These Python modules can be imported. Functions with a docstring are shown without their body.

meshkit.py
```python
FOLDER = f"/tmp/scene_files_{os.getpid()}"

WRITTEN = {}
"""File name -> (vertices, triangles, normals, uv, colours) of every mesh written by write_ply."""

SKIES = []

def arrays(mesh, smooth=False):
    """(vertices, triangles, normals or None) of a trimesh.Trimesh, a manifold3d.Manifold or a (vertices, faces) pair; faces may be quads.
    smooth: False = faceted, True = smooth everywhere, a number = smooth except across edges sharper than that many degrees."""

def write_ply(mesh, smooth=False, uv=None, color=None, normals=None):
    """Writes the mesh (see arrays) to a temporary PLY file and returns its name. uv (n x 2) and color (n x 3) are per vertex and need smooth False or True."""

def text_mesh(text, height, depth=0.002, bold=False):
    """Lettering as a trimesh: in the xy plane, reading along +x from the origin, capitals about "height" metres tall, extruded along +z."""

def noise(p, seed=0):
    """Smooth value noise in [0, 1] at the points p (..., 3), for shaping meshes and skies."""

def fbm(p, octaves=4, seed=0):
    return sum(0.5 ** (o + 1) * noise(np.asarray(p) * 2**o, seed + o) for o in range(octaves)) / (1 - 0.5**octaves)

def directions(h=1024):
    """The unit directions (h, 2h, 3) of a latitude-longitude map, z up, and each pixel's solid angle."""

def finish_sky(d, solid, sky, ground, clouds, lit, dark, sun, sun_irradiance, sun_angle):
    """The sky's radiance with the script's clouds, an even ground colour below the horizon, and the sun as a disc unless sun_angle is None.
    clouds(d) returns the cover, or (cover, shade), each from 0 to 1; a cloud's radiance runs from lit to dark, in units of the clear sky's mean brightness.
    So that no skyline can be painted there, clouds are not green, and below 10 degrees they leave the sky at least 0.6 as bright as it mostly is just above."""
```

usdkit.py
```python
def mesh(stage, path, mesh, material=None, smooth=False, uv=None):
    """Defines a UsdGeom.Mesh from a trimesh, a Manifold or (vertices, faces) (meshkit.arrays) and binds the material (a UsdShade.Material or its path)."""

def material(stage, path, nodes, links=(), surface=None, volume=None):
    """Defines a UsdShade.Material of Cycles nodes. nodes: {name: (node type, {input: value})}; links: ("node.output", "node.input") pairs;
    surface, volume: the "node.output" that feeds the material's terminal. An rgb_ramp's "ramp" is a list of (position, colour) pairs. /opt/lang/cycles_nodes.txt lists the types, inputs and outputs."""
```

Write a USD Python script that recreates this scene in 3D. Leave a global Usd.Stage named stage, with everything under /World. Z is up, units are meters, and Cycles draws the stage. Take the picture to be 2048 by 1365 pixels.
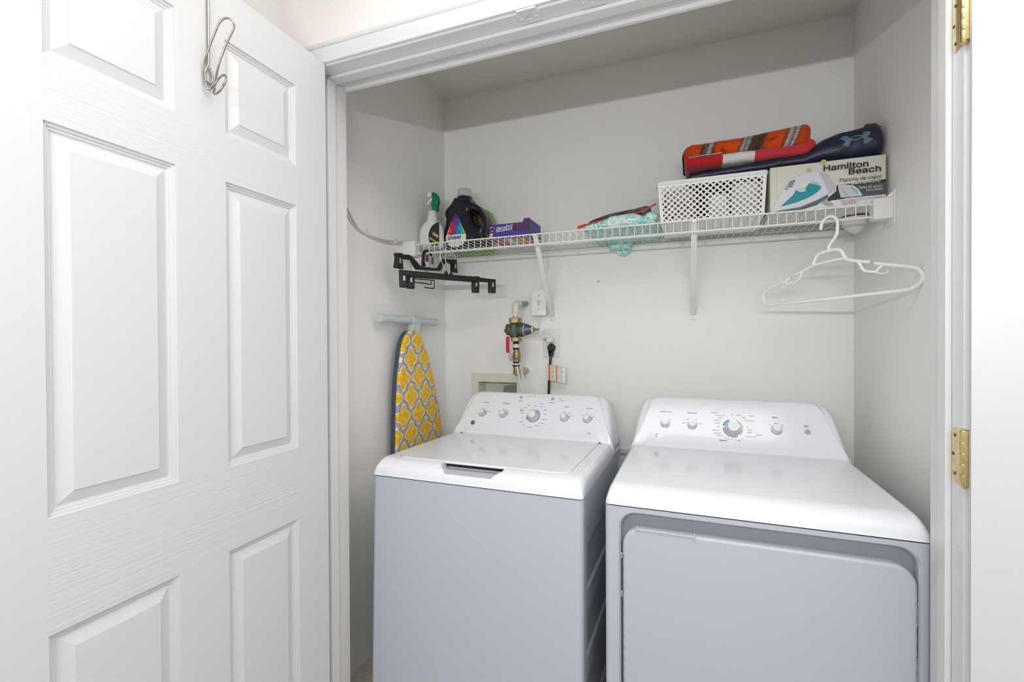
import math, random
import numpy as np
import trimesh
import manifold3d as m3
import shapely
from shapely.geometry import Polygon, LineString, Point, box as sbox
from shapely import affinity
from scipy.spatial import Delaunay
import usdkit, meshkit
from pxr import Usd, UsdGeom, UsdLux, UsdShade, Gf, Sdf

random.seed(7)
RNG = np.random.default_rng(7)
stage = Usd.Stage.CreateInMemory()
UsdGeom.SetStageUpAxis(stage, UsdGeom.Tokens.z)
UsdGeom.SetStageMetersPerUnit(stage, 1.0)
UsdGeom.Xform.Define(stage, '/World')
UsdGeom.Scope.Define(stage, '/World/Looks')

# ------------------------------------------------------------------ camera
YAW, PITCH, ROLL, FPX = .3673, -.0071, -.0048, 931.47
EYE = np.array([1.0271, -1.0782, 1.2368])
_f = np.array([-math.sin(YAW) * math.cos(PITCH), math.cos(YAW) * math.cos(PITCH), math.sin(PITCH)])
_r = np.array([math.cos(YAW), math.sin(YAW), 0.0])
_u = np.cross(_r, _f)
_rt = _r * math.cos(ROLL) + _u * math.sin(ROLL)
_up = -_r * math.sin(ROLL) + _u * math.cos(ROLL)
cam = UsdGeom.Camera.Define(stage, '/World/camera')
cam.AddTransformOp().Set(Gf.Matrix4d(*_rt, 0, *_up, 0, *(-_f), 0, *EYE, 1))
cam.CreateHorizontalApertureAttr(36.0)
cam.CreateVerticalApertureAttr(36.0 * 1365 / 2048)
cam.CreateFocalLengthAttr(36.0 * FPX / 2048)
cam.CreateClippingRangeAttr(Gf.Vec2f(0.02, 50))
cam.CreateExposureAttr(0.63)

# ------------------------------------------------------------------ light
def sphere_light(name, loc, r, power, color):
    l = UsdLux.SphereLight.Define(stage, '/World/' + name)
    l.AddTranslateOp().Set(Gf.Vec3d(*loc))
    l.CreateRadiusAttr(r); l.CreateIntensityAttr(power); l.CreateColorAttr(Gf.Vec3f(*color))
    return l
def rect_light(name, loc, rot, w, h, power, color):
    l = UsdLux.RectLight.Define(stage, '/World/' + name)
    l.AddTranslateOp().Set(Gf.Vec3d(*loc)); l.AddRotateXYZOp().Set(Gf.Vec3f(*rot))
    l.CreateWidthAttr(w); l.CreateHeightAttr(h); l.CreateIntensityAttr(power); l.CreateColorAttr(Gf.Vec3f(*color))
    return l
# the wall bar lamp behind the camera, the hall's ceiling lamp and the daylight of the hall window
rect_light('bar_lamp', (.9, -1.6, 1.517), (90, 0, 0), 1.1, .024, 112.0, (.97, .985, 1.0))
rect_light('ceiling_lamp', (1.5, -.62, 2.42), (0, 0, 0), 2.0, 1.1, 2.55, (1.0, .995, .985))
rect_light('window_daylight', (1.2, -2.56, 1.45), (90, 0, 0), 1.5, 1.5, .3, (.96, .98, 1.0))
world = UsdLux.DomeLight.Define(stage, '/World/sky')
world.CreateIntensityAttr(.15); world.CreateColorAttr(Gf.Vec3f(.9, .95, 1.0))

# ------------------------------------------------------------------ helpers
def lin(c):
    out = []
    for v in c:
        v = v / 255.0
        out.append(v / 12.92 if v <= .04045 else ((v + .055) / 1.055) ** 2.4)
    return tuple(out)
MATS = {}
def mat(name, rgb=None, rough=.5, metal=0.0, spec=.5, bump=None, var=0.0, vscale=8.0, linear=False, **kw):
    """A principled material; bump = (scale xyz, strength, distance): fine relief; var: tonal variation from noise."""
    if name in MATS: return MATS[name]
    c = rgb if linear else lin(rgb)
    n = {'p': ('principled_bsdf', dict(base_color=c, roughness=rough, metallic=metal, specular_ior_level=spec, **kw))}
    links = []
    if bump or var: n['tc'] = ('texture_coordinate', {})
    if var:
        n['n'] = ('noise_texture', dict(scale=vscale, detail=4.0))
        n['r'] = ('rgb_ramp', {'ramp': [(.3, tuple(x * (1 - var) for x in c)), (.7, tuple(min(1, x * (1 + var)) for x in c))]})
        links += [('tc.object', 'n.vector'), ('n.fac', 'r.fac'), ('r.color', 'p.base_color')]
    if bump:
        sc, st, ds = bump
        n['m'] = ('mapping', dict(scale=sc)); n['bn'] = ('noise_texture', dict(scale=1.0, detail=3.0, distortion=.4))
        n['b'] = ('bump', dict(strength=st, distance=ds))
        links += [('tc.object', 'm.vector'), ('m.vector', 'bn.vector'), ('bn.fac', 'b.height'), ('b.normal', 'p.normal')]
    MATS[name] = usdkit.material(stage, '/World/Looks/' + name, n, links, surface='p.BSDF')
    return MATS[name]

USED = {}
def fresh(parent, name):
    k = USED.get((parent, name), 0); USED[(parent, name)] = k + 1
    return f'{parent}/{name}' + (f'_{k:03d}' if k else '')
def meta(p, label=None, cat=None, group=None, kind=None):
    for k, v in (('label', label), ('category', cat), ('group', group), ('kind', kind)):
        if v: p.SetCustomDataByKey(k, v)
def thing(name, label, cat, loc=(0, 0, 0), rot=(0, 0, 0), group=None, kind=None):
    x = UsdGeom.Xform.Define(stage, fresh('/World', name))
    x.AddTranslateOp().Set(Gf.Vec3d(*loc)); x.AddRotateXYZOp().Set(Gf.Vec3f(*rot))
    meta(x.GetPrim(), label, cat, group, kind)
    x.base = np.array(loc, float); x.rotated = any(rot)
    return x
def arr(mesh):
    v, f, _ = meshkit.arrays(mesh); return trimesh.Trimesh(v, f, process=False)
def part(t, name, mesh, m, smooth=35, label=None, world=True):
    """A mesh under a thing (an Xform) or under a part (a Mesh); world: vertices are given in world space (thing unrotated)."""
    mesh = arr(mesh)
    root = t
    if isinstance(t, tuple): root, parent = t
    else: parent = t
    if world: mesh = trimesh.Trimesh(mesh.vertices - root.base, mesh.faces, process=False)
    g = usdkit.mesh(stage, fresh(str(parent.GetPath()), name), mesh, m, smooth)
    if label: meta(g.GetPrim(), label)
    return g
def sub(t, p): return (t, p)
def struct(name, mesh, m, smooth=30, label=None):
    g = usdkit.mesh(stage, fresh('/World', name), arr(mesh), m, smooth); meta(g.GetPrim(), label, None, None, 'structure'); return g

def box(x0, x1, y0, y1, z0, z1, b=0.0):
    x0, x1 = sorted((x0, x1)); y0, y1 = sorted((y0, y1)); z0, z1 = sorted((z0, z1))
    if b <= 0:
        m = trimesh.creation.box((x1 - x0, y1 - y0, z1 - z0)); m.apply_translation(((x0 + x1) / 2, (y0 + y1) / 2, (z0 + z1) / 2)); return m
    b = min(b, (x1 - x0) * .49, (y1 - y0) * .49, (z1 - z0) * .49)
    pts = []
    for X, sx in ((x0, 1), (x1, -1)):
        for Y, sy in ((y0, 1), (y1, -1)):
            for Z, sz in ((z0, 1), (z1, -1)):
                c = .293 * b
                pts += [(X + sx * b, Y + sy * b, Z), (X + sx * b, Y, Z + sz * b), (X, Y + sy * b, Z + sz * b),
                        (X + sx * b, Y + sy * c, Z + sz * c), (X + sx * c, Y + sy * b, Z + sz * c), (X + sx * c, Y + sy * c, Z + sz * b)]
    return hull(pts)
def hull(pts): return arr(m3.Manifold.hull_points(np.asarray(pts, float)))
def cat(*ms):
    ms = [arr(m) for m in (ms[0] if len(ms) == 1 and isinstance(ms[0], (list, tuple)) else ms)]
    return trimesh.util.concatenate(ms)
def frames(p, closed=False):
    p = np.asarray(p, float)
    t = (np.roll(p, -1, 0) - np.roll(p, 1, 0)) if closed else np.gradient(p, axis=0)
    t /= np.linalg.norm(t, axis=1, keepdims=True) + 1e-12
    a = np.zeros_like(p); ref = np.array([0, 0, 1.0]) if abs(t[0, 2]) < .9 else np.array([1.0, 0, 0])
    prev = np.cross(t[0], ref); prev /= np.linalg.norm(prev)
    for i in range(len(p)):
        prev = prev - t[i] * (prev @ t[i]); prev /= np.linalg.norm(prev) + 1e-12; a[i] = prev
    return t, a, np.cross(t, a)
def tube(p, r, n=10, closed=False, caps=True):
    p = np.asarray(p, float); t, a, b = frames(p, closed); r = np.broadcast_to(r, (len(p),))
    ang = np.arange(n) * 2 * np.pi / n
    v = p[:, None] + r[:, None, None] * (np.cos(ang)[None, :, None] * a[:, None] + np.sin(ang)[None, :, None] * b[:, None])
    v = v.reshape(-1, 3); f = []
    L = len(p)
    for i in range(L if closed else L - 1):
        i2 = (i + 1) % L
        for j in range(n):
            k = (j + 1) % n
            f += [(i * n + j, i * n + k, i2 * n + k), (i * n + j, i2 * n + k, i2 * n + j)]
    if caps and not closed:
        v = np.vstack([v, p[:1], p[-1:]]); c0, c1 = len(v) - 2, len(v) - 1
        for j in range(n):
            k = (j + 1) % n
            f += [(c0, k, j), (c1, (L - 1) * n + j, (L - 1) * n + k)]
    return trimesh.Trimesh(v, np.array(f), process=False)
def spline(p, n=6, closed=False):
    """Catmull-Rom through the points."""
    p = np.asarray(p, float); L = len(p); out = []
    for i in range(L if closed else L - 1):
        if closed: a, b, c, d = p[i - 1], p[i], p[(i + 1) % L], p[(i + 2) % L]
        else: a, b, c, d = p[max(i - 1, 0)], p[i], p[i + 1], p[min(i + 2, L - 1)]
        for s in np.arange(n) / n:
            out.append(.5 * ((2 * b) + (c - a) * s + (2 * a - 5 * b + 4 * c - d) * s ** 2 + (3 * b - a - 3 * c + d) * s ** 3))
    if not closed: out.append(p[-1])
    return np.array(out)
def lathe(prof, n=32, loc=(0, 0, 0), axis=(0, 0, 1)):
    """prof: (radius, height) from bottom to top, revolved about axis."""
    m = trimesh.creation.revolve(np.array(prof, float), sections=n)
    T = trimesh.geometry.align_vectors([0, 0, 1], np.asarray(axis, float) / np.linalg.norm(axis)); m.apply_transform(T)
    m.apply_translation(loc); return m
def extr(poly, d):
    if poly.geom_type != 'Polygon': return cat([extr(g, d) for g in poly.geoms if g.area > 1e-9])
    return trimesh.creation.extrude_polygon(poly, d)
def place(m, o, ex, ey):
    """Mesh given in (x, y, z=normal) to the frame at o with axes ex, ey, ex x ey."""
    ex = np.asarray(ex, float); ey = np.asarray(ey, float); ez = np.cross(ex, ey)
    m = arr(m); v = m.vertices
    return trimesh.Trimesh(np.asarray(o) + v[:, :1] * ex + v[:, 1:2] * ey + v[:, 2:3] * ez, m.faces, process=False)
def rrect(x0, y0, x1, y1, r, n=8):
    return sbox(x0 + r, y0 + r, x1 - r, y1 - r).buffer(r, quad_segs=n)
def txt(s, h, bold=False, shear=0.0, width=None, depth=.0004, align='l', sx=1.0):
    m = meshkit.text_mesh(s, h, depth, bold=bold); v = np.array(m.vertices)
    v[:, 0] *= sx
    if width: v[:, 0] *= width / (v[:, 0].max() - v[:, 0].min())
    v[:, 0] += v[:, 1] * shear
    w = v[:, 0].max(); v[:, 0] -= {'l': 0, 'c': w / 2, 'r': w}[align]
    return trimesh.Trimesh(v, m.faces, process=False)
def pillow(poly, thick, r, rings=6, seg=None, back=True, grid=None, bulge=0.0):
    """A solid with the outline poly (x, y) and rounded rims of radius r, from z = 0 (back) to thick (front)."""
    poly = shapely.segmentize(poly.simplify(1e-5), seg or r * .6)
    P, D = [], []
    for k in range(rings + 1):
        a = k / rings * np.pi / 2; d = r * (1 - math.cos(a))
        q = poly if k == 0 else poly.buffer(-d, quad_segs=4)
        for g in (q.geoms if q.geom_type == 'MultiPolygon' else [q]):
            if g.is_empty: continue
            for ring in [g.exterior, *g.interiors]:
                c = np.array(shapely.segmentize(ring, seg or r * .6).coords)[:-1]; P.append(c); D.append(np.full(len(c), d))
    P, D = np.vstack(P), np.concatenate(D)
    if grid:
        x0, y0, x1, y1 = poly.bounds
        gx, gy = np.meshgrid(np.arange(x0, x1, grid), np.arange(y0, y1, grid)); G = np.c_[gx.ravel(), gy.ravel()]
        inn = poly.buffer(-r * 1.05); keep = shapely.contains_xy(inn, G[:, 0], G[:, 1]); P = np.vstack([P, G[keep]]); D = np.concatenate([D, np.full(keep.sum(), r)])
    P, idx = np.unique(P.round(7), axis=0, return_index=True); D = D[idx]
    tri = Delaunay(P).simplices; c = P[tri].mean(1)
    tri = tri[shapely.contains_xy(poly, c[:, 0], c[:, 1])]
    ar = np.cross(P[tri[:, 1]] - P[tri[:, 0]], P[tri[:, 2]] - P[tri[:, 0]]); tri = tri[np.abs(ar) > 1e-12]; ar = ar[np.abs(ar) > 1e-12]
    tri[ar < 0] = tri[ar < 0][:, ::-1]
    h = np.sqrt(np.maximum(r * r - (r - D) ** 2, 0))
    if bulge:
        dist = shapely.distance(poly.boundary, shapely.points(P)); h = h + bulge * (1 - np.exp(-dist / (3 * r)))
    n = len(P); mid = r if back else 0
    top = np.c_[P, thick - r + h]; bot = np.c_[P, (r - h) if back else np.zeros(n)]
    v = np.vstack([top, bot]); f = [tri, tri[:, ::-1] + n]
    e = np.sort(np.vstack([tri[:, [0, 1]], tri[:, [1, 2]], tri[:, [2, 0]]]), 1); u, cnt = np.unique(e, axis=0, return_counts=True)
    dirs = {(a, b) for t in tri for a, b in ((t[0], t[1]), (t[1], t[2]), (t[2], t[0]))}
    w = []
    for a, b in u[cnt == 1]:
        if (a, b) not in dirs: a, b = b, a
        w += [(b, a, a + n), (b, a + n, b + n)]
    f.append(np.array(w)); return trimesh.Trimesh(v, np.vstack(f), process=False)
XZ = lambda m, y: place(m, (0, y, 0), (1, 0, 0), (0, 0, 1))   # outline (x, z); its front faces -y at depth y
def mani(m):
    m = arr(m); m.merge_vertices()
    return m3.Manifold(m3.Mesh(np.asarray(m.vertices, np.float32), np.asarray(m.faces, np.uint32)))
def noisy(m, amp, scale, seed=0):
    m = arr(m); n = trimesh.Trimesh(m.vertices, m.faces, process=False).vertex_normals
    v = m.vertices + n * (amp * (meshkit.fbm(m.vertices * scale, 3, seed) - .5) * 2)[:, None]; return trimesh.Trimesh(v, m.faces, process=False)

# ------------------------------------------------------------------ shared materials
PAINT = mat('closet_paint', (243, 242, 239), .6, spec=.3, bump=((120, 120, 120), .06, .002))
HALLPAINT = mat('hall_paint', (236, 232, 228), .6, spec=.3, bump=((120, 120, 120), .06, .002))
CEILM = mat('ceiling_paint', (232, 229, 222), .8, spec=.2)
TRIM = mat('trim_paint', (218, 218, 219), .32, spec=.5)
GRAINV = mat('door_grain_vertical', (206, 207, 209), .38, bump=((170, 170, 3.2), .13, .0014))
GRAINH = mat('door_grain_rail', (206, 207, 209), .38, bump=((60, 3.0, 210), .42, .0022))
WHITEP = mat('white_plastic', (236, 236, 234), .38)
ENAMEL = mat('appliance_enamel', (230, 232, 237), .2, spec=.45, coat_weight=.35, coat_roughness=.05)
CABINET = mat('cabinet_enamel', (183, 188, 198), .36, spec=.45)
WIREW = mat('white_vinyl_wire', (232, 231, 226), .35)
BLACKP = mat('black_plastic', (18, 18, 20), .42)
CHROME = mat('chrome', (208, 209, 212), .08, metal=1.0)
SATIN = mat('satin_silver', (200, 202, 205), .3, metal=.85)
INK = mat('black_ink', (38, 38, 42), .6)
GREYINK = mat('grey_ink', (130, 132, 138), .6)
BLUEINK = mat('blue_ink', (38, 150, 205), .5)
DARK = mat('dark_gap', (14, 14, 15), .8)
BRASS = mat('polished_brass', (222, 202, 146), .2, metal=1.0, var=.18, vscale=60)
STEEL = mat('steel_wire', (205, 205, 206), .18, metal=1.0)
WHITEINK = mat('white_ink', (240, 240, 240), .6)
REDP = mat('red_plastic', (200, 30, 32), .4)

# ------------------------------------------------------------------ the room shell
D, XL, XR, CZ = 1.008, -.1376, 1.595, 2.44
JX1, JY = 1.4866, .1164
struct('floor', box(-1.5, 3.2, -2.7, 1.2, -.1, 0), mat('floor_vinyl', (196, 190, 182), .45, var=.15, vscale=6))
struct('ceiling', box(-1.5, 3.2, -2.7, 1.2, CZ, CZ + .1), CEILM)
# back wall with the hole of the washer outlet box
hx0, hx1, hz0, hz1 = .046, .252, .88, 1.024
struct('wall_back', cat(box(XL - .1, hx0, D, D + .12, 0, CZ), box(hx1, XR + .1, D, D + .12, 0, CZ),
                        box(hx0, hx1, D, D + .12, 0, hz0), box(hx0, hx1, D, D + .12, hz1, CZ)), PAINT)
struct('wall_left', box(XL - .1, XL, .115, D, 0, CZ), PAINT)
struct('wall_right', box(XR, XR + .1, .115, D, 0, CZ), PAINT)
HT = 2.031
struct('wall_front', cat(box(-.129, -.012, 0, .115, 0, CZ), box(JX1 + .012, 3.2, 0, .115, 0, CZ), box(-.012, JX1 + .012, 0, .115, HT + .012, CZ)), HALLPAINT)
struct('wall_hall_left', box(-.229, -.129, -2.7, .115, 0, CZ), mat('hall_side_paint', (228, 226, 224), .6, spec=.3))
struct('wall_hall_right', box(2.9, 3.0, -2.7, 0, 0, CZ), HALLPAINT)
struct('wall_hall_back', cat(box(-.2, .4, -2.7, -2.6, 0, CZ), box(2.0, 3.0, -2.7, -2.6, 0, CZ), box(.4, 2.0, -2.7, -2.6, 0, .65), box(.4, 2.0, -2.7, -2.6, 2.25, CZ)), HALLPAINT)
struct('trim_1', cat(box(XL, XR, D - .014, D, 0, .09, .004)), TRIM, label='white baseboard along the back of the closet')
struct('trim_2', box(.70, .85, D - .012, D, .725, .748, .003), TRIM)
# door frame: jamb boards, stops
fr = thing('door_frame', None, None, kind='structure')
part(fr, 'jamb', box(-.012, 0, 0, JY, 0, HT + .012, .002), TRIM)
part(fr, 'jamb', box(JX1, JX1 + .012, 0, JY, 0, HT + .012, .002), TRIM)
part(fr, 'head_jamb', box(0, JX1, 0, JY, HT, HT + .012, .002), TRIM)
part(fr, 'stop', box(0, .010, .036, .069, 0, HT - .010, .002), TRIM)
part(fr, 'stop', box(JX1 - .010, JX1, .040, .072, 0, HT - .010, .002), TRIM)
part(fr, 'head_stop', box(0, JX1, .0435, .078, HT - .010, HT, .002), TRIM)
part(fr, 'head_lip', box(0, JX1, JY, .128, HT - .0095, HT + .03, .001), TRIM)
part(fr, 'side_lip', box(-.012, -.001, JY, .128, 0, HT + .03, .001), TRIM)
part(fr, 'side_lip', box(JX1 + .001, JX1 + .012, JY, .128, 0, HT + .03, .001), TRIM)
# colonial casing: profile (distance from the inner edge, thickness)
CP = [(0, 0), (0, .0095), (.004, .0115), (.0075, .0105), (.009, .008), (.012, .0095), (.022, .0125), (.036, .0145), (.0395, .0145), (.0405, .012), (.0425, .0115), (.044, .0145), (.049, .0172), (.055, .017), (.057, .0145), (.057, 0)]
def casing(x0, x1, z_in):   # header, mitred at both ends
    v, n = [], len(CP)
    for x, s in ((x0, -1), (x1, 1)):
        for d, t in CP: v.append((x + s * d, -t, z_in + d))
    f = []
    for i in range(n):
        j = (i + 1) % n; f += [(i, j, n + j), (i, n + j, n + i)]
    return trimesh.Trimesh(v, f, process=False)
def casing_leg(x_in, s, ztop):
    v, n = [], len(CP)
    for k in (0, 1):
        for d, t in CP: v.append((x_in + s * d, -t, 0 if k == 0 else ztop + d))
    f = []
    for i in range(n):
        j = (i + 1) % n; q = [(i, j, n + j), (i, n + j, n + i)]; f += q if s < 0 else [t[::-1] for t in q]
    return trimesh.Trimesh(v, f, process=False)
struct('trim_3', casing(-.004, JX1 + .004, HT + .005), TRIM, smooth=25, label='white moulded casing over the closet opening')
struct('trim_4', casing_leg(-.004, -1, HT + .005), TRIM, smooth=25)
struct('trim_5', casing_leg(JX1 + .004, 1, HT + .005), TRIM, smooth=25)
for i, (x0, x1) in enumerate(((.626, .684), (.781, .842))):
    t = thing('strike_plate', ['painted catch plate under the door head, nearer the left door', 'painted catch plate under the door head, cut by the top of the photo'][i], 'catch plate', ((x0 + x1) / 2, .02, HT))
    pl = Polygon(rrect(x0, .003, x1, .040, .006)).difference(Point((x0 + x1) / 2, .020).buffer(.0075))
    m = extr(pl, .0016); m.apply_translation((0, 0, HT - .0016)); part(t, 'plate', m, TRIM)
    part(t, 'lip', box(x0 + .004, x1 - .004, -.010, .004, HT - .0016, HT + .003, .0008), TRIM)
    for xs in (x0 + .010, x1 - .010):
        part(t, 'screw', cat(lathe([(0, 0), (.0042, 0), (.0034, .0014), (0, .0016)], 14, (xs, .02, HT - .0016), (0, 0, -1)), box(xs - .003, xs + .003, .0196, .0204, HT - .0034, HT - .003)), TRIM)
# recess of the washer outlet box
# ------------------------------------------------------------------ six panel doors
PROF = [(0, 0), (.0015, -.004), (.0055, -.0045), (.0068, -.0072), (.0108, -.0076), (.0120, -.0098), (.0155, -.0102), (.0365, -.0028), (.0370, -.0012)]
def six_panel(t, width, H=2.035, thick=.035):
    """Door in its own frame: s along the width from the hinge, h above the floor, n out of the seen face."""
    S = [(.112, .3175), (.429, width - .112)]
    Z = [(.118, .333), (.4404, 1.0915), (1.2833, H - .245)]
    zz = [(H - b, H - a) for a, b in Z]
    def slab(a0, a1, b0, b1): return box(a0, a1, b0, b1, -thick + .012, 0)
    dpart(t, 'core', box(.001, width - .001, .012, H - .001, -thick, -.0105, .001), TRIM)
    for a0, a1 in ((0, S[0][0]), (S[1][1], width)): dpart(t, 'stile', slab(a0, a1, .01, H), GRAINV)
    hs = [(.01, zz[2][0]), (zz[2][1], zz[1][0]), (zz[1][1], zz[0][0]), (zz[0][1], H)]
    for b0, b1 in hs: dpart(t, 'rail', slab(S[0][0], S[1][1], b0, b1), GRAINH)
    for b0, b1 in zz: dpart(t, 'mullion', slab(S[0][1], S[1][0], b0, b1), GRAINV)
    for b0, b1 in zz:
        for a0, a1 in S:
            v, f = [], []
            for d, n in PROF: v += [(a0 + d, b0 + d, n), (a1 - d, b0 + d, n), (a1 - d, b1 - d, n), (a0 + d, b1 - d, n)]
            K = len(PROF)
            for k in range(K - 1):
                for j in range(4):
                    p, q = 4 * k + j, 4 * k + (j + 1) % 4; f += [(p, q, q + 4), (p, q + 4, p + 4)]
            o = 4 * (K - 1); f += [(o, o + 1, o + 2), (o, o + 2, o + 3)]
            dpart(t, 'panel', trimesh.Trimesh(v, f, process=False), GRAINV, smooth=False)
class Baked:
    """Puts parts given in (s, h, n) into the world."""
    def __init__(self, x, o, d, n): self.x, self.o, self.d, self.n = x, o, d, n
def door(name, hinge, dirv, nrm, label):
    x = UsdGeom.Xform.Define(stage, '/World/' + name); x.AddTranslateOp().Set(Gf.Vec3d(hinge[0], hinge[1], 0))
    x.base = np.zeros(3); meta(x.GetPrim(), label, None, None, 'structure')
    return Baked(x, hinge, dirv, nrm)
def dpart(b, name, mesh, m, smooth=30):
    mesh = arr(mesh); v = mesh.vertices; d, n = b.d, b.n
    w = np.c_[v[:, 0] * d[0] + v[:, 2] * n[0], v[:, 0] * d[1] + v[:, 2] * n[1], v[:, 1]]
    f = mesh.faces if d[1] * n[0] - d[0] * n[1] > 0 else mesh.faces[:, ::-1]
    usdkit.mesh(stage, fresh(str(b.x.GetPath()), name), trimesh.Trimesh(w, f, process=False), m, smooth)
a = math.radians(1.02)
d1 = door('door_1', (.036, -.004), (math.sin(a), -math.cos(a)), (math.cos(a), math.sin(a)), 'white six panel door standing open on the left')
six_panel(d1, .752)
a = math.radians(163)
d2 = door('door_2', (1.478, -.0445), (-math.cos(a), -math.sin(a)), (math.sin(a) * -1, math.cos(a)), 'white panel door folded open at the right edge')
six_panel(d2, .735)
# ------------------------------------------------------------------ brass hinges on the right jamb
def hinge(z0, z1, label):
    t = thing('door_hinge', label, 'hinge', (JX1, 0, z0))
    lf = Polygon(rrect(-.004, z0, .034, z1, .010)).union(sbox(-.006, z0, .012, z1))
    m = extr(lf, .0022); part(t, 'leaf', place(m, (JX1, 0, 0), (0, 1, 0), (0, 0, 1)) if False else trimesh.Trimesh(np.c_[JX1 - np.array(m.vertices)[:, 2], np.array(m.vertices)[:, 0], np.array(m.vertices)[:, 1]], m.faces[:, ::-1], process=False), BRASS)
    px, py = JX1 - .003, -.008
    n = 5; h = (z1 - z0) / n
    for k in range(n):
        part(t, 'knuckle', lathe([(0, 0), (.0062, 0), (.0068, .001), (.0068, h - .0018), (.0062, h - .0008), (0, h - .0008)], 20, (px, py, z0 + k * h)), BRASS)
    part(t, 'pin', lathe([(0, -.004), (.004, -.004), (.0055, -.002), (.0055, 0), (.0045, 0), (.0045, z1 - z0), (.006, z1 - z0), (.006, z1 - z0 + .002), (0, z1 - z0 + .004)], 16, (px, py, z0)), BRASS)
    a = math.radians(163); c, s = math.cos(a), math.sin(a)
    q = box(.0, .036, -.001, .001, z0, z1, .0006); v = np.array(q.vertices); part(t, 'door_leaf', trimesh.Trimesh(np.c_[px - c * v[:, 0] * .9 - .002, py - .006 - s * v[:, 0] * .9 + v[:, 1] - .026 * 0, v[:, 2]], q.faces, process=False), BRASS)
    for yy, zz in ((.024, z0 + .014), (.030, (z0 + z1) / 2), (.024, z1 - .014)):
        part(t, 'screw', cat(lathe([(.0, 0), (.0036, 0), (.003, .0008), (.0012, .0004), (0, .0004)], 14, (JX1 - .0022, yy, zz), (-1, 0, 0))), mat('aged_brass', (120, 96, 52), .4, metal=1.0))
hinge(.967, 1.066, 'brass hinge on the right jamb above the dryer')
hinge(1.762, 1.860, 'brass hinge at the top of the right jamb')

# ------------------------------------------------------------------ washer and dryer
HW = .343                                         # half width of both machines
RX = np.array([.262, .280, .294, .305, .314, .322, .329, .335, .340, .343]); RT = np.array([1, .985, .94, .86, .74, .58, .40, .22, .07, 0])
SX = np.array([.243, .258, .270, .279, .287, .296, .306, .316, .327, .338, .343]); ST = np.array([1, .985, .94, .86, .72, .55, .38, .24, .12, .03, 0])
def edge_drop(x, r, depth):
    d = HW - np.abs(x); return np.where(d < r, depth * (1 - np.sqrt(np.maximum(0, 1 - ((r - d) / r) ** 2))), 0)
def loft(xs, profile):
    """profile(x) -> closed loop of (y, z); lofted along x and capped."""
    P = [profile(x) for x in xs]; n = len(P[0]); v = np.vstack([np.c_[np.full(n, x), p] for x, p in zip(xs, P)]); f = []
    for i in range(len(xs) - 1):
        for j in range(n):
            k = (j + 1) % n; p, q = i * n + j, i * n + k; f += [(p, q + n, q), (p, p + n, q + n)]
    def cap(i, flip):
        pl = Polygon(P[i]); 
        vv, ff = trimesh.creation.triangulate_polygon(pl, engine='earcut') if False else (P[i], None)
        c = len(v_all); v_all.append(np.r_[xs[i], P[i].mean(0)])
        return [((c, i * n + (j + 1) % n, i * n + j) if flip else (c, i * n + j, i * n + (j + 1) % n)) for j in range(n)]
    v_all = list(v); f += cap(0, False); f += cap(len(xs) - 1, True)
    m = trimesh.Trimesh(np.array(v_all), np.array(f), process=False)
    if m.volume < 0: m.invert()
    return m
def xsamples(): 
    e = HW - .03 * (1 - np.cos(np.linspace(0, np.pi / 2, 9))); e = e[::-1]
    h = np.unique(np.r_[np.linspace(0, .24, 13), SX, RX, np.linspace(.243, .31, 16), e].round(5)); return np.r_[-h[:0:-1], h]
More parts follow.
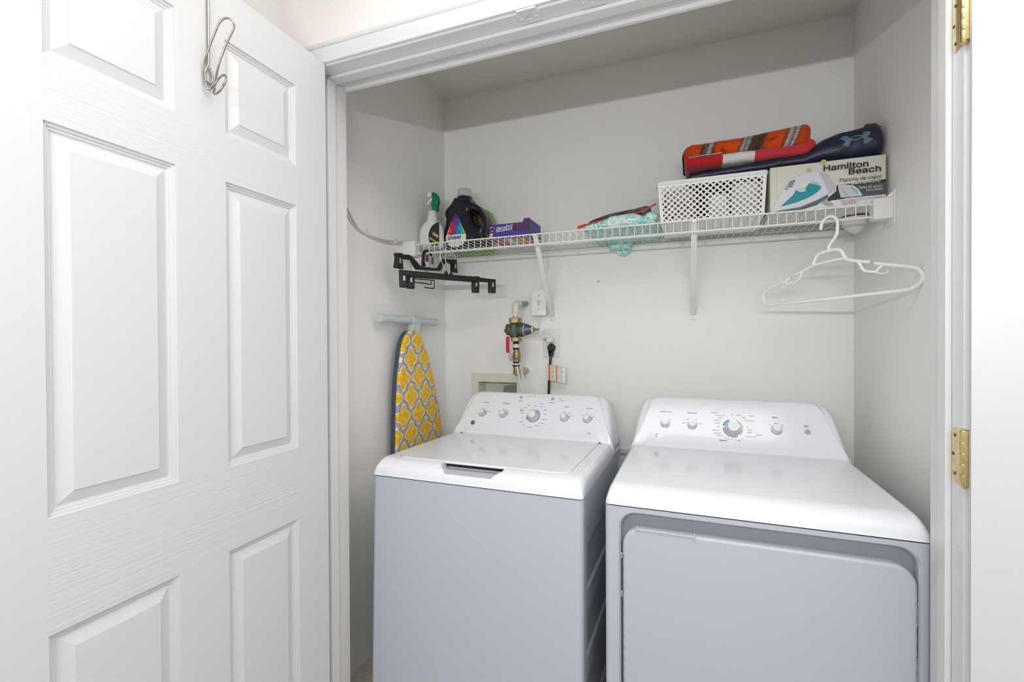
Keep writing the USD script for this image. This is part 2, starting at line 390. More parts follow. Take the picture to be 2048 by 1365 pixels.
class Machine:
    """Deck, console and cabinet in the frame (x from the middle, y from the front seam, z above the floor)."""
    def __init__(s, zs, zd, ytop, ztop, yb0, zb0, yback=.66, lip=.060):
        s.zs, s.zd, s.ytop, s.ztop, s.yb0, s.zb0, s.yback, s.lip = zs, zd, ytop, ztop, yb0, zb0, yback, lip
        s.up = np.array([0, ytop - yb0, ztop - zb0]); s.len = np.linalg.norm(s.up); s.up /= s.len
        s.n = np.cross([1, 0, 0], s.up)           # out of the face, towards the viewer and up
    def deck(s):
        def prof(x):
            dr = float(edge_drop(x, .022, s.zd - s.zs - .004)); top = s.zd - dr
            # plan: front corners rounded
            cx = max(0, abs(x) - (HW - .014)); yf = .014 - math.sqrt(max(0, .014 ** 2 - cx ** 2)) if cx > 0 else 0
            t = np.linspace(0, np.pi / 2, 10); L = s.lip
            front = [(yf, s.zs)] + [(yf + .002 + L * (1 - math.cos(q)) , s.zs + .004 + max(.0005, top - s.zs - .004) * math.sin(q) ** .9) for q in t]
            return np.array(front + [(s.yb0 - .03, top), (s.yb0, top), (s.yback, top), (s.yback, s.zs), (.3, s.zs)])
        return loft(xsamples(), prof)
    def console(s):
        def prof(x):
            tx = float(np.interp(abs(x), SX, ST)); dr = float(edge_drop(x, .022, s.zd - s.zs - .004)); z0 = s.zd - dr - .001
            k = max(tx, .001); kr = max(float(np.interp(abs(x), RX, RT)), k); fil = []; rz = s.zb0 + (s.ztop - s.zb0) * kr - dr * (1 - kr)
            R = .020                                # how far the foot of the face sweeps out
            for q in np.linspace(0, 1, 7)[:-1]:
                fil.append((s.yb0 - R * (1 - q) ** 1.6, z0 + (s.zb0 + .018 * k - z0) * q ** 2.2 * k))
            top_y = s.yb0 + (s.ytop - s.yb0) * k; top_z = s.zb0 + (s.ztop - s.zb0) * k - dr * (1 - k)
            face = [(s.yb0 + (top_y - s.yb0) * q, s.zb0 + .018 * k * (1 - q) * 0 + (top_z - s.zb0) * q - dr * (1 - k) * (1 - q)) for q in (.16, .4, .65, .88)]
            r = .016 * k; rd = [(top_y + r * math.sin(q) * .9, top_z - .004 * k + r * .55 * (math.sin(q + .35))) for q in (0, .5, 1.0, 1.4)]
            ye = top_y + .016 * k; rr = rz + .002 * kr
            mid = [(ye + (s.yback - .012 - ye) * q, (top_z + .003 * k) + (rr - top_z - .003 * k) * (1 - (1 - q) ** 2)) for q in (.25, .5, .75)]
            back = mid + [(s.yback - .012, rr), (s.yback, rr - .008 * kr), (s.yback, z0 - .002)]
            pts = np.array(fil + face + rd + back); pts[:, 1] = np.maximum(pts[:, 1], z0 - .0005); pts[-1, 1] = z0 - .002
            return np.vstack([pts, [(s.yb0 - R, z0 - .002)]])
        return loft(xsamples(), prof)
    def on_face(s, m, x, t, off=.0004):
        """Mesh (x, y, z out) to the face at x from the middle and t along the face from its foot."""
        return place(m, np.array([x, s.yb0, s.zb0]) + s.up * t + s.n * off, (1, 0, 0), s.up)
def knob(t, M, x, h, R, r, height, m=CHROME):
    """Round control knob: skirt ring, tapered chrome body, pale cap."""
    o = np.array([x, M.yb0, M.zb0]) + M.up * h
    k = part(t, 'knob', lathe([(0, 0), (R * 1.02, 0), (R * 1.04, .0015), (R * 1.0, .004), (R * .93, .0062), (R * .90, .0058), (0, .005)], 40, o, M.n), SATIN, 40, world=False)
    part(sub(t, k), 'knob_body', lathe([(R * .88, .004), (R * .87, .009), (r * 1.10, height - .004), (r * 1.02, height - .0008), (r * .96, height), (0, height)], 44, o, M.n), m, 30, world=False)
    part(sub(t, k), 'knob_cap', lathe([(r * .93, height - .0005), (r * .90, height + .0012), (0, height + .0016)], 36, o, M.n), mat('knob_cap', (226, 228, 230), .3), 30, world=False)
    part(sub(t, k), 'pointer', place(box(-.0007, .0007, r * .5, r * .9, height + .001, height + .0022), o, (1, 0, 0), M.up), SATIN, world=False)
def arc(r0, r1, a0, a1, d=.0004, n=14):
    a = np.radians(np.linspace(a0, a1, n)); p = [(r1 * math.sin(q), r1 * math.cos(q)) for q in a] + [(r0 * math.sin(q), r0 * math.cos(q)) for q in a[::-1]]
    return extr(Polygon(p).buffer(0), d)
def badge(t, M, x, h, R):
    o = np.array([x, M.yb0, M.zb0]) + M.up * h
    b = part(t, 'badge', lathe([(0, 0), (R, 0), (R, .0015), (R * .96, .0028), (R * .88, .0028), (R * .86, .002), (0, .002)], 36, o, M.n), CHROME, world=False)
    part(sub(t, b), 'badge_disc', lathe([(0, .001), (R * .87, .001), (R * .86, .0024), (0, .0024)], 36, o, M.n), mat('badge_black', (30, 28, 28), .5, spec=.2), world=False)
    ring = Point(0, 0).buffer(R * .74).difference(Point(0, 0).buffer(R * .66))
    cur = cat([extr(ring, .0005), *[place(extr(Point(0, 0).buffer(R * .13).difference(Point(R * .04, 0).buffer(R * .08)), .0005), (R * .52 * math.cos(q), R * .52 * math.sin(q), 0), (math.cos(q), math.sin(q), 0), (-math.sin(q), math.cos(q), 0)) for q in np.radians((45, 135, 225, 315))]])
    g = cat([txt('G', R * .62, shear=.2, align='r', sx=.85), place(txt('E', R * .62, shear=.2, sx=.85), (R * .03, 0, 0), (1, 0, 0), (0, 1, 0))]); v = np.array(g.vertices); v[:, 1] -= R * .31; g = trimesh.Trimesh(v, g.faces, process=False)
    part(sub(t, b), 'lettering', place(cat(cur, g), o + M.n * .0024, (1, 0, 0), M.up), CHROME, world=False)

def cabinet(w, y0, y1, z0, z1, r=.018, front=.006):
    """Sheet-metal body with rounded front corners."""
    pl = sbox(-w, y0 + .03, w, y1).union(rrect(-w, y0, w, y1 - .02, r))
    m = extr(pl, z1 - z0); m.apply_translation((0, 0, z0)); return m

# --- washer: stands leaning back a little on its front feet
TILT = 1.6
wash = thing('washing_machine', 'white top-loading washer with five chrome knobs, on the left under the shelf', 'washing machine', (.412, .131, .018), (-TILT, 0, 0))
W = Machine(.782, .832, .626, .995, .533, .836, .668)
cab = mani(cabinet(HW, .002, .655, .016, .779))
for z0, z1 in ((.51, .645), (.325, .450), (.10, .268)):
    cab = cab - mani(hull([(HW + .001, .055, z0), (HW + .001, .055, z1), (HW + .001, .60, z0), (HW + .001, .60, z1), (HW - .006, .064, z0 + .009), (HW - .006, .064, z1 - .009), (HW - .006, .59, z0 + .009), (HW - .006, .59, z1 - .009)]))
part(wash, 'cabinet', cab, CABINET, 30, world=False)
part(wash, 'seam', place(extr(rrect(-HW + .0045, .0045, HW - .0045, .64, .014), .0055), (0, 0, .778), (1, 0, 0), (0, 1, 0)), DARK, world=False)
lidp = rrect(-.288, .0575, .288, .523, .006).difference(sbox(-.30, .05, .30, .10)).union(rrect(-.288, .0575, .288, .3, .034))
pocket = hull([(-.116, .052, .870), (.102, .052, .870), (-.110, .030, .870), (.096, .030, .870), (-.084, .007, .870), (.070, .007, .870), (-.084, .008, .8065), (.070, .008, .8065), (-.108, .030, .812), (.094, .030, .812), (-.112, .088, .806), (.098, .088, .806), (-.112, .088, .870), (.098, .088, .870)])
cut = extr(lidp.buffer(.0022), .03); cut.apply_translation((0, 0, .832 - .007))
dk = mani(W.deck()) - mani(cut) - mani(pocket)
part(wash, 'top_cover', dk, ENAMEL, 32, world=False)
lid = pillow(lidp, .0085, .0035, rings=3, seg=.02); lid.apply_translation((0, 0, .832 - .0068))
part(wash, 'lid', lid, ENAMEL, 40, world=False)
part(wash, 'lid_handle_gap', box(-.110, .096, .070, .086, .815, .8245), DARK, world=False)
for x in (-.2915, .2915): part(wash, 'hinge_cap', lathe([(0, 0), (.0045, 0), (.0045, .0035), (0, .0045)], 14, (x, .527, .831), (0, 0, 1)), BLACKP, world=False)
part(wash, 'control_console', W.console(), ENAMEL, 65, world=False)
part(wash, 'rear_flange', box(HW - .0025, HW - .0005, .56, .70, .74, .822, .0008), CABINET, world=False)
part(wash, 'rear_flange', box(-HW + .0005, -HW + .0025, .56, .70, .74, .822, .0008), CABINET, world=False)
for x in (-.29, .29):
    for y in (.06, .6): part(wash, 'foot', lathe([(0, -.02), (.02, -.02), (.02, -.008), (.008, -.006), (.008, .018), (0, .018)], 16, (x, y, .0), (0, 0, 1)), BLACKP, world=False)
def wt(s, u, h, size, m=INK, al='c', bold=False, **k): part(wash, 'lettering', W.on_face(txt(s, size, bold=bold, align=al, **k), u, h), m, False, world=False)
for x, R, r, hh in ((-.2172, .0165, .0105, .020), (-.1221, .0165, .0105, .020), (.0097, .0255, .0175, .024), (.1408, .0165, .0105, .020), (.2329, .0165, .0105, .020)):
    knob(wash, W, x, .0895, R, r, hh)
for x, h in ((-.057, .1705), (.0811, .1695)):
    o = np.array([x, W.yb0, W.zb0]) + W.up * h
    part(wash, 'button', lathe([(0, 0), (.0068, 0), (.0068, .0012), (.0060, .0022), (0, .0024)], 24, o, W.n), mat('grey_button', (168, 170, 172), .4), world=False)
badge(wash, W, -.2525, .0433, .0105)
for s, u, h, z in (('Load Size', -.2115, .138, .0038), ('Temperature', -.1202, .138, .0038), ('Options', .1441, .135, .0038), ('Auto Soak', .2364, .1335, .0038), ('Delay Lid', -.0571, .1525, .0028), ('Start/Pause', .0798, .1512, .0030), ('Paused', .1124, .171, .0024), ('Lid Locked', .1184, .162, .0024)):
    wt(s, u, h, z)
for s, u, h, al in (('Delicates', .048, .117, 'l'), ('Casuals', .0535, .098, 'l'), ('Speed Wash', .050, .076, 'l'), ('Drain & Spin', .041, .059, 'l'), ('Active Wear', .022, .047, 'l'), ('Bulky Items', .004, .0395, 'c'), ('Heavy', -.036, .0995, 'r'), ('Light', -.030, .078, 'r'), ('Deep Clean', -.030, .060, 'r'), ('Normal', .0102, .136, 'c'), ('Towels', -.018, .0465, 'r'), ('Medium', -.012, .1345, 'r'), ('Heavy', -.026, .123, 'r')):
    wt(s, u, h, .0024, al=al)
wt('Whites', -.037, .1100, .0036, al='r', bold=True); wt('Colors', .0357, .1428, .0034, m=BLUEINK); wt('Light', .0358, .1312, .0028, al='c')
for k, s in enumerate(('Fill/Soak', 'Wash', 'Rinse', 'Spin', 'Lid')): wt(s, -.018 + .019 * k, .177, .0018, m=GREYINK)
for k in range(7): part(wash, 'indicator', W.on_face(extr(Point(0, 0).buffer(.0009, quad_segs=4), .0004), (-.036 + .0188 * k) if k < 6 else .102, .1735 if k < 6 else .1722), INK, False, world=False)
for x, wd in ((-.2172, ('Sm', 'Med', 'Lg', 'Precise Fill')), (-.1221, ('Tap Cold', 'Cold', 'Warm', 'Hot')), (.1408, ('Off', 'Fabric Soft', '2nd Rinse', 'Deep Rinse')), (.2329, ('Off', '15 min', '30 min', '60 min'))):
    for k, s in enumerate(wd):
        q = math.radians(-52 + 40 * k); wt(s, x + .0215 * math.sin(q), .0895 + .0215 * math.cos(q), .0019, al='r' if k == 0 else 'c' if k == 1 else 'l')
    part(wash, 'dial_mark', W.on_face(arc(.0182, .0196, 62, 100), x, .0895), GREYINK if x < .1 else INK, False, world=False)
part(wash, 'dial_mark', W.on_face(arc(.0280, .0310, 22, 62), .0097, .0890), BLUEINK, False, world=False)
part(wash, 'dial_mark', W.on_face(arc(.0272, .0290, 66, 128), .0097, .0890), GREYINK, False, world=False)
part(wash, 'dial_mark', W.on_face(arc(.0272, .0292, 238, 262), .0097, .0890), INK, False, world=False)
part(wash, 'dial_mark', W.on_face(arc(.0275, .0282, 130, 236, n=30), .0097, .0890), GREYINK, False, world=False)
wt('Stainless', .2120, .0225, .0034, m=GREYINK)
part(wash, 'emblem', W.on_face(cat(*[place(arc(.0035, .0046, 0, 250), (.0034 * math.cos(q), .0034 * math.sin(q), 0), (math.cos(q), math.sin(q), 0), (-math.sin(q), math.cos(q), 0)) for q in np.radians((90, 210, 330))]), .2471, .0275), GREYINK, False, world=False)

# --- dryer
dry = thing('clothes_dryer', 'white front-loading dryer with four chrome knobs and a wide square door, on the right', 'dryer', (1.158, .145, 0))
M = Machine(.801, .846, .613, 1.004, .515, .843, .655, lip=.058)
pl = sbox(-HW, .03, HW, .66).union(rrect(-HW, 0, HW, .6, .012))
cab = extr(pl, .78); cab.apply_translation((0, 0, .018))
rec = lambda e, r: rrect(-.303 + e, .06 + e, .319 - e, .782 - e, r)
hole = XZ(extr(rec(0, .040), .040), 0); hole = place(extr(rec(0, .040), .08), (0, .034, 0), (1, 0, 0), (0, 0, 1))
bev = hull([(px, -.002, pz) for px, pz in np.array(rec(-.006, .046).exterior.coords)] + [(px, .008, pz) for px, pz in np.array(rec(.0, .040).exterior.coords)])
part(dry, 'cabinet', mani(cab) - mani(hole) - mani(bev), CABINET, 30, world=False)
part(dry, 'seam', place(extr(rrect(-HW + .0035, .0035, HW - .0035, .64, .014), .006), (0, 0, .797), (1, 0, 0), (0, 1, 0)), DARK, world=False)
part(dry, 'top_cover', M.deck(), ENAMEL, 32, world=False)
part(dry, 'control_console', M.console(), ENAMEL, 65, world=False)
dp = sbox(-.297, .10, .316, .60).union(rrect(-.297, .075, .316, .746, .045))
dm = pillow(dp, .036, .007, rings=4, seg=.03)
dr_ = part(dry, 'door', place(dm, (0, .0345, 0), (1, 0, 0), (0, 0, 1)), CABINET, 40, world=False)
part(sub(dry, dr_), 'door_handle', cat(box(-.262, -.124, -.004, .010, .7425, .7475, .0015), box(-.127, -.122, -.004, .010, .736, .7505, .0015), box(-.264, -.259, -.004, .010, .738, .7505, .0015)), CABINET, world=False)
part(dry, 'door_gasket', place(extr(rec(.003, .04).difference(dp.buffer(-.004)), .004), (0, .034, 0), (1, 0, 0), (0, 0, 1)), mat('gasket_grey', (150, 154, 160), .6), world=False)
for z in (.62, .50, .25): part(dry, 'door_hinge', box(.316, .3185, .004, .02, z, z + .05, .001), SATIN, world=False)
for z in (.66, .56, .30, .20): part(dry, 'catch', box(-.3025, -.298, .006, .018, z, z + .016, .001), SATIN, world=False)
for x in (-.29, .29):
    for y in (.06, .6): part(dry, 'foot', lathe([(0, 0), (.02, 0), (.02, .012), (.008, .014), (.008, .03), (0, .03)], 16, (x, y, 0), (0, 0, 1)), BLACKP, world=False)
for x, R, r, hh in ((-.2201, .0160, .0108, .020), (-.1284, .0160, .0108, .020), (.0046, .0265, .0178, .025), (.137, .0165, .0110, .020)): knob(dry, M, x, .091 if abs(x) > .01 else .0880, R, r, hh)
part(dry, 'button', lathe([(0, 0), (.0088, 0), (.0088, .0012), (.008, .002), (0, .0022)], 28, np.array([.2273, M.yb0, M.zb0]) + M.up * .09, M.n), mat('grey_button', (168, 170, 172), .4), world=False)
badge(dry, M, -.2495, .0418, .0108)
def dt(s, u, h, size, m=INK, al='c', bold=False, **k): part(dry, 'lettering', M.on_face(txt(s, size, bold=bold, align=al, **k), u, h), m, False, world=False)
for s, u, h, z in (('Extended Tumble', -.2193, .1357, .0038), ('Temperature', -.129, .1350, .0040), ('Signal', .135, .1340, .0042), ('Start', .2263, .1095, .0044), ('Push to Start', .2263, .1050, .0018)): dt(s, u, h, z)
dt('Cottons', -.0543, .1403, .0042, m=BLUEINK); dt('Time Dry', -.0287, .0393, .0042, bold=True); dt('Casuals', .0637, .1365, .0030, m=GREYINK); dt('Delicates', .0820, .0672, .0030, m=GREYINK)
for s, u, h, al in (('Extended Tumble', -.020, .1318, 'r'), ('Less Dry', -.0285, .1230, 'r'), ('Optimum Dry', -.0335, .1138, 'r'), ('More Dry', -.0365, .1030, 'r'), ('Off', -.0395, .0892, 'r'), ('Quick Fluff 20', -.0380, .0755, 'r'), ('Dewrinkle 30', -.0340, .0655, 'r'), ('Damp Dry 35', -.0280, .0573, 'r'), ('40', -.0229, .0510, 'c'), ('50', -.0130, .0475, 'c'), ('60', -.0010, .0455, 'c'), ('70', .0105, .0455, 'c'), ('80', .0209, .0453, 'c'), ('Min.', .0230, .0415, 'c'), ('Off', .0305, .0500, 'c'), ('Off', .0470, .0950, 'l'), ('More Dry', .0490, .0838, 'l'), ('Less Dry', .0470, .0745, 'l'), ('Extended Tumble', .0430, .0600, 'l'), ('Off', .0032, .1366, 'c'), ('More Dry', .0255, .1363, 'c'), ('Less Dry', .0390, .1288, 'c'), ('Extended Tumble', .0420, .1175, 'l')):
    dt(s, u, h, .0027, al=al, m=GREYINK if s.startswith('Ext') else INK)
for x, wd in ((-.2201, ('On', '', 'Off')), (-.1284, ('Delicate', 'Medium', 'High', 'Air Fluff')), (.137, ('Off', 'Medium', 'High'))):
    for k, s in enumerate(wd):
        if s:
            n = len(wd); q = math.radians((k - (n - 1) / 2) * (84 / (n - 1) if n == 3 else 50)); dt(s, x + .0225 * math.sin(q), .0905 + .0225 * math.cos(q), .0022, al='r' if q < -.2 else 'l' if q > .2 else 'c')
for a0 in (-76, -58, -40): part(dry, 'dial_mark', M.on_face(arc(.0290, .0340, a0, a0 + 16), .0046, .0880), BLUEINK, False, world=False)
for k in range(11): part(dry, 'dial_mark', M.on_face(arc(.0300, .0330, -98 - 10.6 * k, -98 - 10.6 * k + 8.4, n=5), .0046, .0880), INK, False, world=False)
for a0, a1 in ((20, 88), (96, 140)): part(dry, 'dial_mark', M.on_face(arc(.0295, .0315, a0, a1), .0046, .0880), mat('pale_grey_ink', (178, 181, 186), .6), False, world=False)

# ------------------------------------------------------------------ wire shelf
DK = 1.640                                        # top of the shelf wires
sh = thing('wire_shelf', 'white vinyl-coated wire shelf running the width of the closet', 'shelf', (XL, .645, 1.59))
wy = lambda x0, x1, y, z, r: tube([(x0, y, z), ((x0 + x1) / 2, y, z), (x1, y, z)], r, 10)
part(sh, 'front_rail', wy(-.100, 1.560, .645, 1.6385, .0029), WIREW, True)
part(sh, 'lower_rail', wy(-.100, 1.560, .643, 1.599, .0031), WIREW, True)
part(sh, 'rear_rail', wy(-.130, 1.588, .999, 1.6330, .0032), WIREW, True)
part(sh, 'middle_rail', wy(-.130, 1.588, .835, 1.6340, .0026), WIREW, True)
for k in range(-35, 27):
    x = .8652 + .02645 * k + .0
    if not -.068 < x < 1.545: continue
    part(sh, 'cross_wire', tube([(x, 1.0005, 1.6380), (x, .80, 1.6382), (x, .660, 1.6384), (x, .648, 1.6400), (x, .6425, 1.6385), (x, .6405, 1.632), (x, .6402, 1.615), (x, .6400, 1.597)], .00165, 6), WIREW, True)
for nm, x0, x1, lab in (('left', XL, -.073, 'white end bracket holding the shelf to the left wall'), ('right', 1.543, XR, 'white end bracket holding the shelf to the right wall')):
    s = 1 if nm == 'left' else -1; w = XL if nm == 'left' else XR
    t = sub(sh, part(sh, 'end_bracket', box(x0 + (0 if s > 0 else 0), x1, .632, .672, 1.590, 1.6535, .003), WIREW, label=lab))
    part(t, 'wall_plate', box(w, w + s * .005, .622, .715, 1.572, 1.676 if s < 0 else 1.656, .002), WIREW)
    if s < 0: part(t, 'flange', hull([(w + s * .004, .624, 1.671), (w + s * .004, .632, 1.6535), (w + s * .022, .634, 1.6535), (w + s * .004, .64, 1.671), (w + s * .004, .66, 1.6535), (w + s * .022, .645, 1.6535)]), WIREW)
    for z in ((1.664, 1.581) if s < 0 else (1.581,)): part(t, 'screw', lathe([(0, 0), (.0042, 0), (.003, .0022), (0, .0026)], 14, (w + s * .005, .690, z), (s, 0, 0)), STEEL)
for x0, z0, x1, z1, lab in ((.460, 1.637, .4265, 1.335, 'slanted white brace from shelf front to wall beside the light switch'), (1.0372, 1.637, 1.0343, 1.329, 'white shelf brace standing below the middle of the white basket')):
    a, b = np.array([x0, .652, z0]), np.array([x1, 1.001, z1]); dv = b - a; dv /= np.linalg.norm(dv)
    ex = np.cross(dv, [0, 0, 1.0]); ex /= np.linalg.norm(ex); ez = np.cross(ex, dv)
    L = np.linalg.norm(b - a)
    prof = sbox(-.0095, 0, .0095, .003).union(sbox(-.0095, 0, -.0072, .010)).union(sbox(.0072, 0, .0095, .010))
    m = extr(prof, L); v = np.array(m.vertices); t = sub(sh, part(sh, 'support_brace', trimesh.Trimesh(a + v[:, :1] * ex + (v[:, 1:2] - .003) * ez + v[:, 2:3] * dv, m.faces, process=False), WHITEP, label=lab))
    part(t, 'hook', box(x0 - .0085, x0 + .0085, .643, .656, 1.632, 1.6415, .002), WHITEP)
    part(t, 'wall_foot', hull([(x1 - .012, D, z1 + .020), (x1 + .012, D, z1 + .020), (x1 - .012, D, z1 - .022), (x1 + .012, D, z1 - .022), (x1 - .010, D - .004, z1 + .018), (x1 + .010, D - .004, z1 + .018), (x1 - .010, D - .004, z1 - .020), (x1 + .010, D - .004, z1 - .020)]), WHITEP)
    part(t, 'screw', lathe([(0, 0), (.0042, 0), (.003, .0024), (0, .0028)], 14, (x1, D - .004, z1 - .010), (0, -1, 0)), WIREW)
for x in (.10, .55, .99, 1.075, 1.25, 1.42):
    t = sub(sh, part(sh, 'wall_clip', cat(box(x - .006, x + .006, D - .008, D, 1.616, 1.632, .002), box(x - .006, x + .006, D - .014, D - .006, 1.626, 1.630, .001)), WHITEP))
    part(t, 'nail_head', lathe([(0, 0), (.003, 0), (.002, .0015), (0, .002)], 10, (x, D - .008, 1.620), (0, -1, 0)), WIREW)

# ------------------------------------------------------------------ things on the shelf, left part
def bottle(t, name, prof, loc, sx, sy, m, n=40):
    """Lathed profile squashed to an oval."""
    q = lathe(prof, n); v = np.array(q.vertices); v[:, 0] *= sx; v[:, 1] *= sy; return part(t, name, trimesh.Trimesh(v + loc, q.faces, process=False), m, 40)
# spray bottle
def warp(m, fn): v = np.array(m.vertices); return trimesh.Trimesh(fn(v), m.faces, process=False)
def spart(t, n, m, *a, **k):
    return part(t, n, warp(arr(m), lambda v: np.c_[-.010 + (v[:, 0] + .010) * .872, .735 + (v[:, 1] - .772) * .85, DK + .0004 + (v[:, 2] - DK - .0004) * .957]), *a, **k)
sp = thing('spray_bottle', 'white spray cleaner bottle with a green trigger head in the left corner of the shelf', 'spray bottle', (-.070, .76, DK))
SPW = mat('spray_white', (232, 232, 226), .32); SPG = mat('trigger_green', (0, 122, 78), .35)
y0 = .772
body = Polygon([(-.142, 1.6405), (-.010, 1.6405), (-.008, 1.66), (-.010, 1.725), (-.016, 1.748), (-.030, 1.763), (-.042, 1.772), (-.046, 1.785), (-.049, 1.812), (-.051, 1.822), (-.086, 1.822), (-.088, 1.812), (-.094, 1.785), (-.098, 1.772), (-.118, 1.760), (-.134, 1.742), (-.142, 1.715), (-.145, 1.68)]).buffer(-.004).buffer(.008).buffer(-.004)
pm = pillow(body, .062, .027, rings=6, seg=.006); q = XZ(pm, y0 + .062); v = np.array(q.vertices); v[:, 2] = np.maximum(v[:, 2], DK + .0004)
bsp = spart(sp, 'bottle', trimesh.Trimesh(v, q.faces, process=False), SPW, 45)
lb = rrect(-.082, 1.648, -.014, 1.760, .012, 6).intersection(affinity.scale(Point(-.012, 1.694).buffer(1, quad_segs=32), .064, .062))
lab = extr(lb, .0012); l_ = spart(sp, 'label', XZ(lab, y0 - .0003), mat('label_dark_green', (16, 52, 34), .4))
spart(sub(sp, l_), 'label_rim', XZ(extr(lb.difference(lb.buffer(-.0022)), .0004), y0 - .0008), mat('label_green', (44, 128, 66), .4))
spart(sub(sp, l_), 'label_flame', XZ(extr(affinity.rotate(affinity.scale(Point(-.043, 1.706).buffer(1, quad_segs=10), .025, .013), -48), .0004), y0 - .0010), mat('label_orange', (216, 120, 52), .4))
spart(sub(sp, l_), 'label_swoosh', XZ(extr(affinity.rotate(affinity.scale(Point(-.036, 1.698).buffer(1, quad_segs=10), .024, .011), -52), .0004), y0 - .0013), mat('label_red', (150, 26, 30), .4))
spart(sub(sp, l_), 'lettering', place(txt('Comet', .011, bold=True, width=.036), (-.053, y0 - .0016, 1.7035), (.86, 0, -.51), (.51, 0, .86)), WHITEINK, False)
spart(sub(sp, l_), 'label_stripe', XZ(extr(Polygon([(-.072, 1.682), (-.016, 1.652), (-.016, 1.660), (-.070, 1.692)]), .0004), y0 - .0012), mat('label_lime', (150, 178, 50), .4))
nx, ny = -.0515, .803
spart(sp, 'neck_collar', lathe([(.0175, 1.818), (.0185, 1.820), (.0185, 1.838), (.0165, 1.842), (0, 1.842)], 24, (nx, ny, 0)), SPG)
hd = Polygon([(-.071, 1.838), (-.034, 1.838), (-.029, 1.856), (-.029, 1.872), (-.036, 1.890), (-.050, 1.901), (-.068, 1.905), (-.070, 1.885), (-.066, 1.868), (-.072, 1.852)]).buffer(-.002).buffer(.004).buffer(-.002)
spart(sp, 'trigger_head', XZ(pillow(hd, .032, .010, rings=4, seg=.004), ny + .014), SPG, 50)
spart(sp, 'nozzle', box(-.094, -.068, ny - .014, ny + .010, 1.884, 1.906, .004), SPW)
tg = Polygon([(-.074, 1.884), (-.060, 1.882), (-.062, 1.868), (-.080, 1.860), (-.099, 1.848), (-.102, 1.852), (-.088, 1.868)])
spart(sp, 'trigger', XZ(pillow(tg, .016, .005, rings=3, seg=.004), ny + .006), SPW, 50)

# black detergent jug
ch = thing('detergent_jug', 'black laundry detergent jug with a rainbow drop label', 'detergent jug', (.075, .85, DK))
NAVY = mat('jug_black', (22, 22, 34), .28)
pz = lambda pts: [(x, z) for x, z in pts]
jb = Polygon([(-.026, 1.6405), (.180, 1.6405), (.184, 1.66), (.181, 1.690), (.174, 1.700), (.178, 1.715), (.1835, 1.745), (.180, 1.775), (.168, 1.800), (.150, 1.822), (.128, 1.838), (.104, 1.850), (.098, 1.866), (.026, 1.874), (.020, 1.862), (.008, 1.846), (-.010, 1.830), (-.022, 1.815), (-.024, 1.798), (-.016, 1.782), (-.021, 1.750), (-.030, 1.715), (-.033, 1.68)])
jh = Polygon([(.104, 1.808), (.126, 1.804), (.146, 1.790), (.158, 1.770), (.160, 1.742), (.155, 1.733), (.140, 1.739), (.124, 1.752), (.113, 1.775)]).buffer(-.004).buffer(.004)
jp = jb.buffer(-.006).buffer(.012).buffer(-.006).difference(jh)
jm = XZ(pillow(jp, .100, .022, rings=6, seg=.006), .890); v = np.array(jm.vertices); v[:, 2] = np.maximum(v[:, 2], DK + .0004)
part(ch, 'jug_body', trimesh.Trimesh(v, jm.faces, process=False), NAVY, 50)
part(ch, 'cap_ring', lathe([(.036, 1.858), (.037, 1.862), (.037, 1.874), (.034, 1.879), (.030, 1.880), (.030, 1.868)], 32, (.0605, .838, 0)), NAVY)
part(ch, 'pour_spout', lathe([(.020, 1.868), (.020, 1.888), (.012, 1.890), (0, 1.890)], 24, (.052, .835, 0)), mat('spout_grey', (70, 72, 78), .5))
capm = usdkit.material(stage, '/World/Looks/frosted_cap', {'t': ('transparent_bsdf', {'color': (.93, .94, .94)}), 'p': ('principled_bsdf', {'base_color': lin((206, 210, 208)), 'roughness': .35}), 'm': ('mix_closure', {'fac': .42})}, [('t.BSDF', 'm.closure1'), ('p.BSDF', 'm.closure2')], surface='m.closure')
part(ch, 'measuring_cap', lathe([(.0335, 1.876), (.0345, 1.880), (.0320, 1.912), (.030, 1.915), (.010, 1.916), (0, 1.916)], 36, (.0605, .838, 0)), capm)
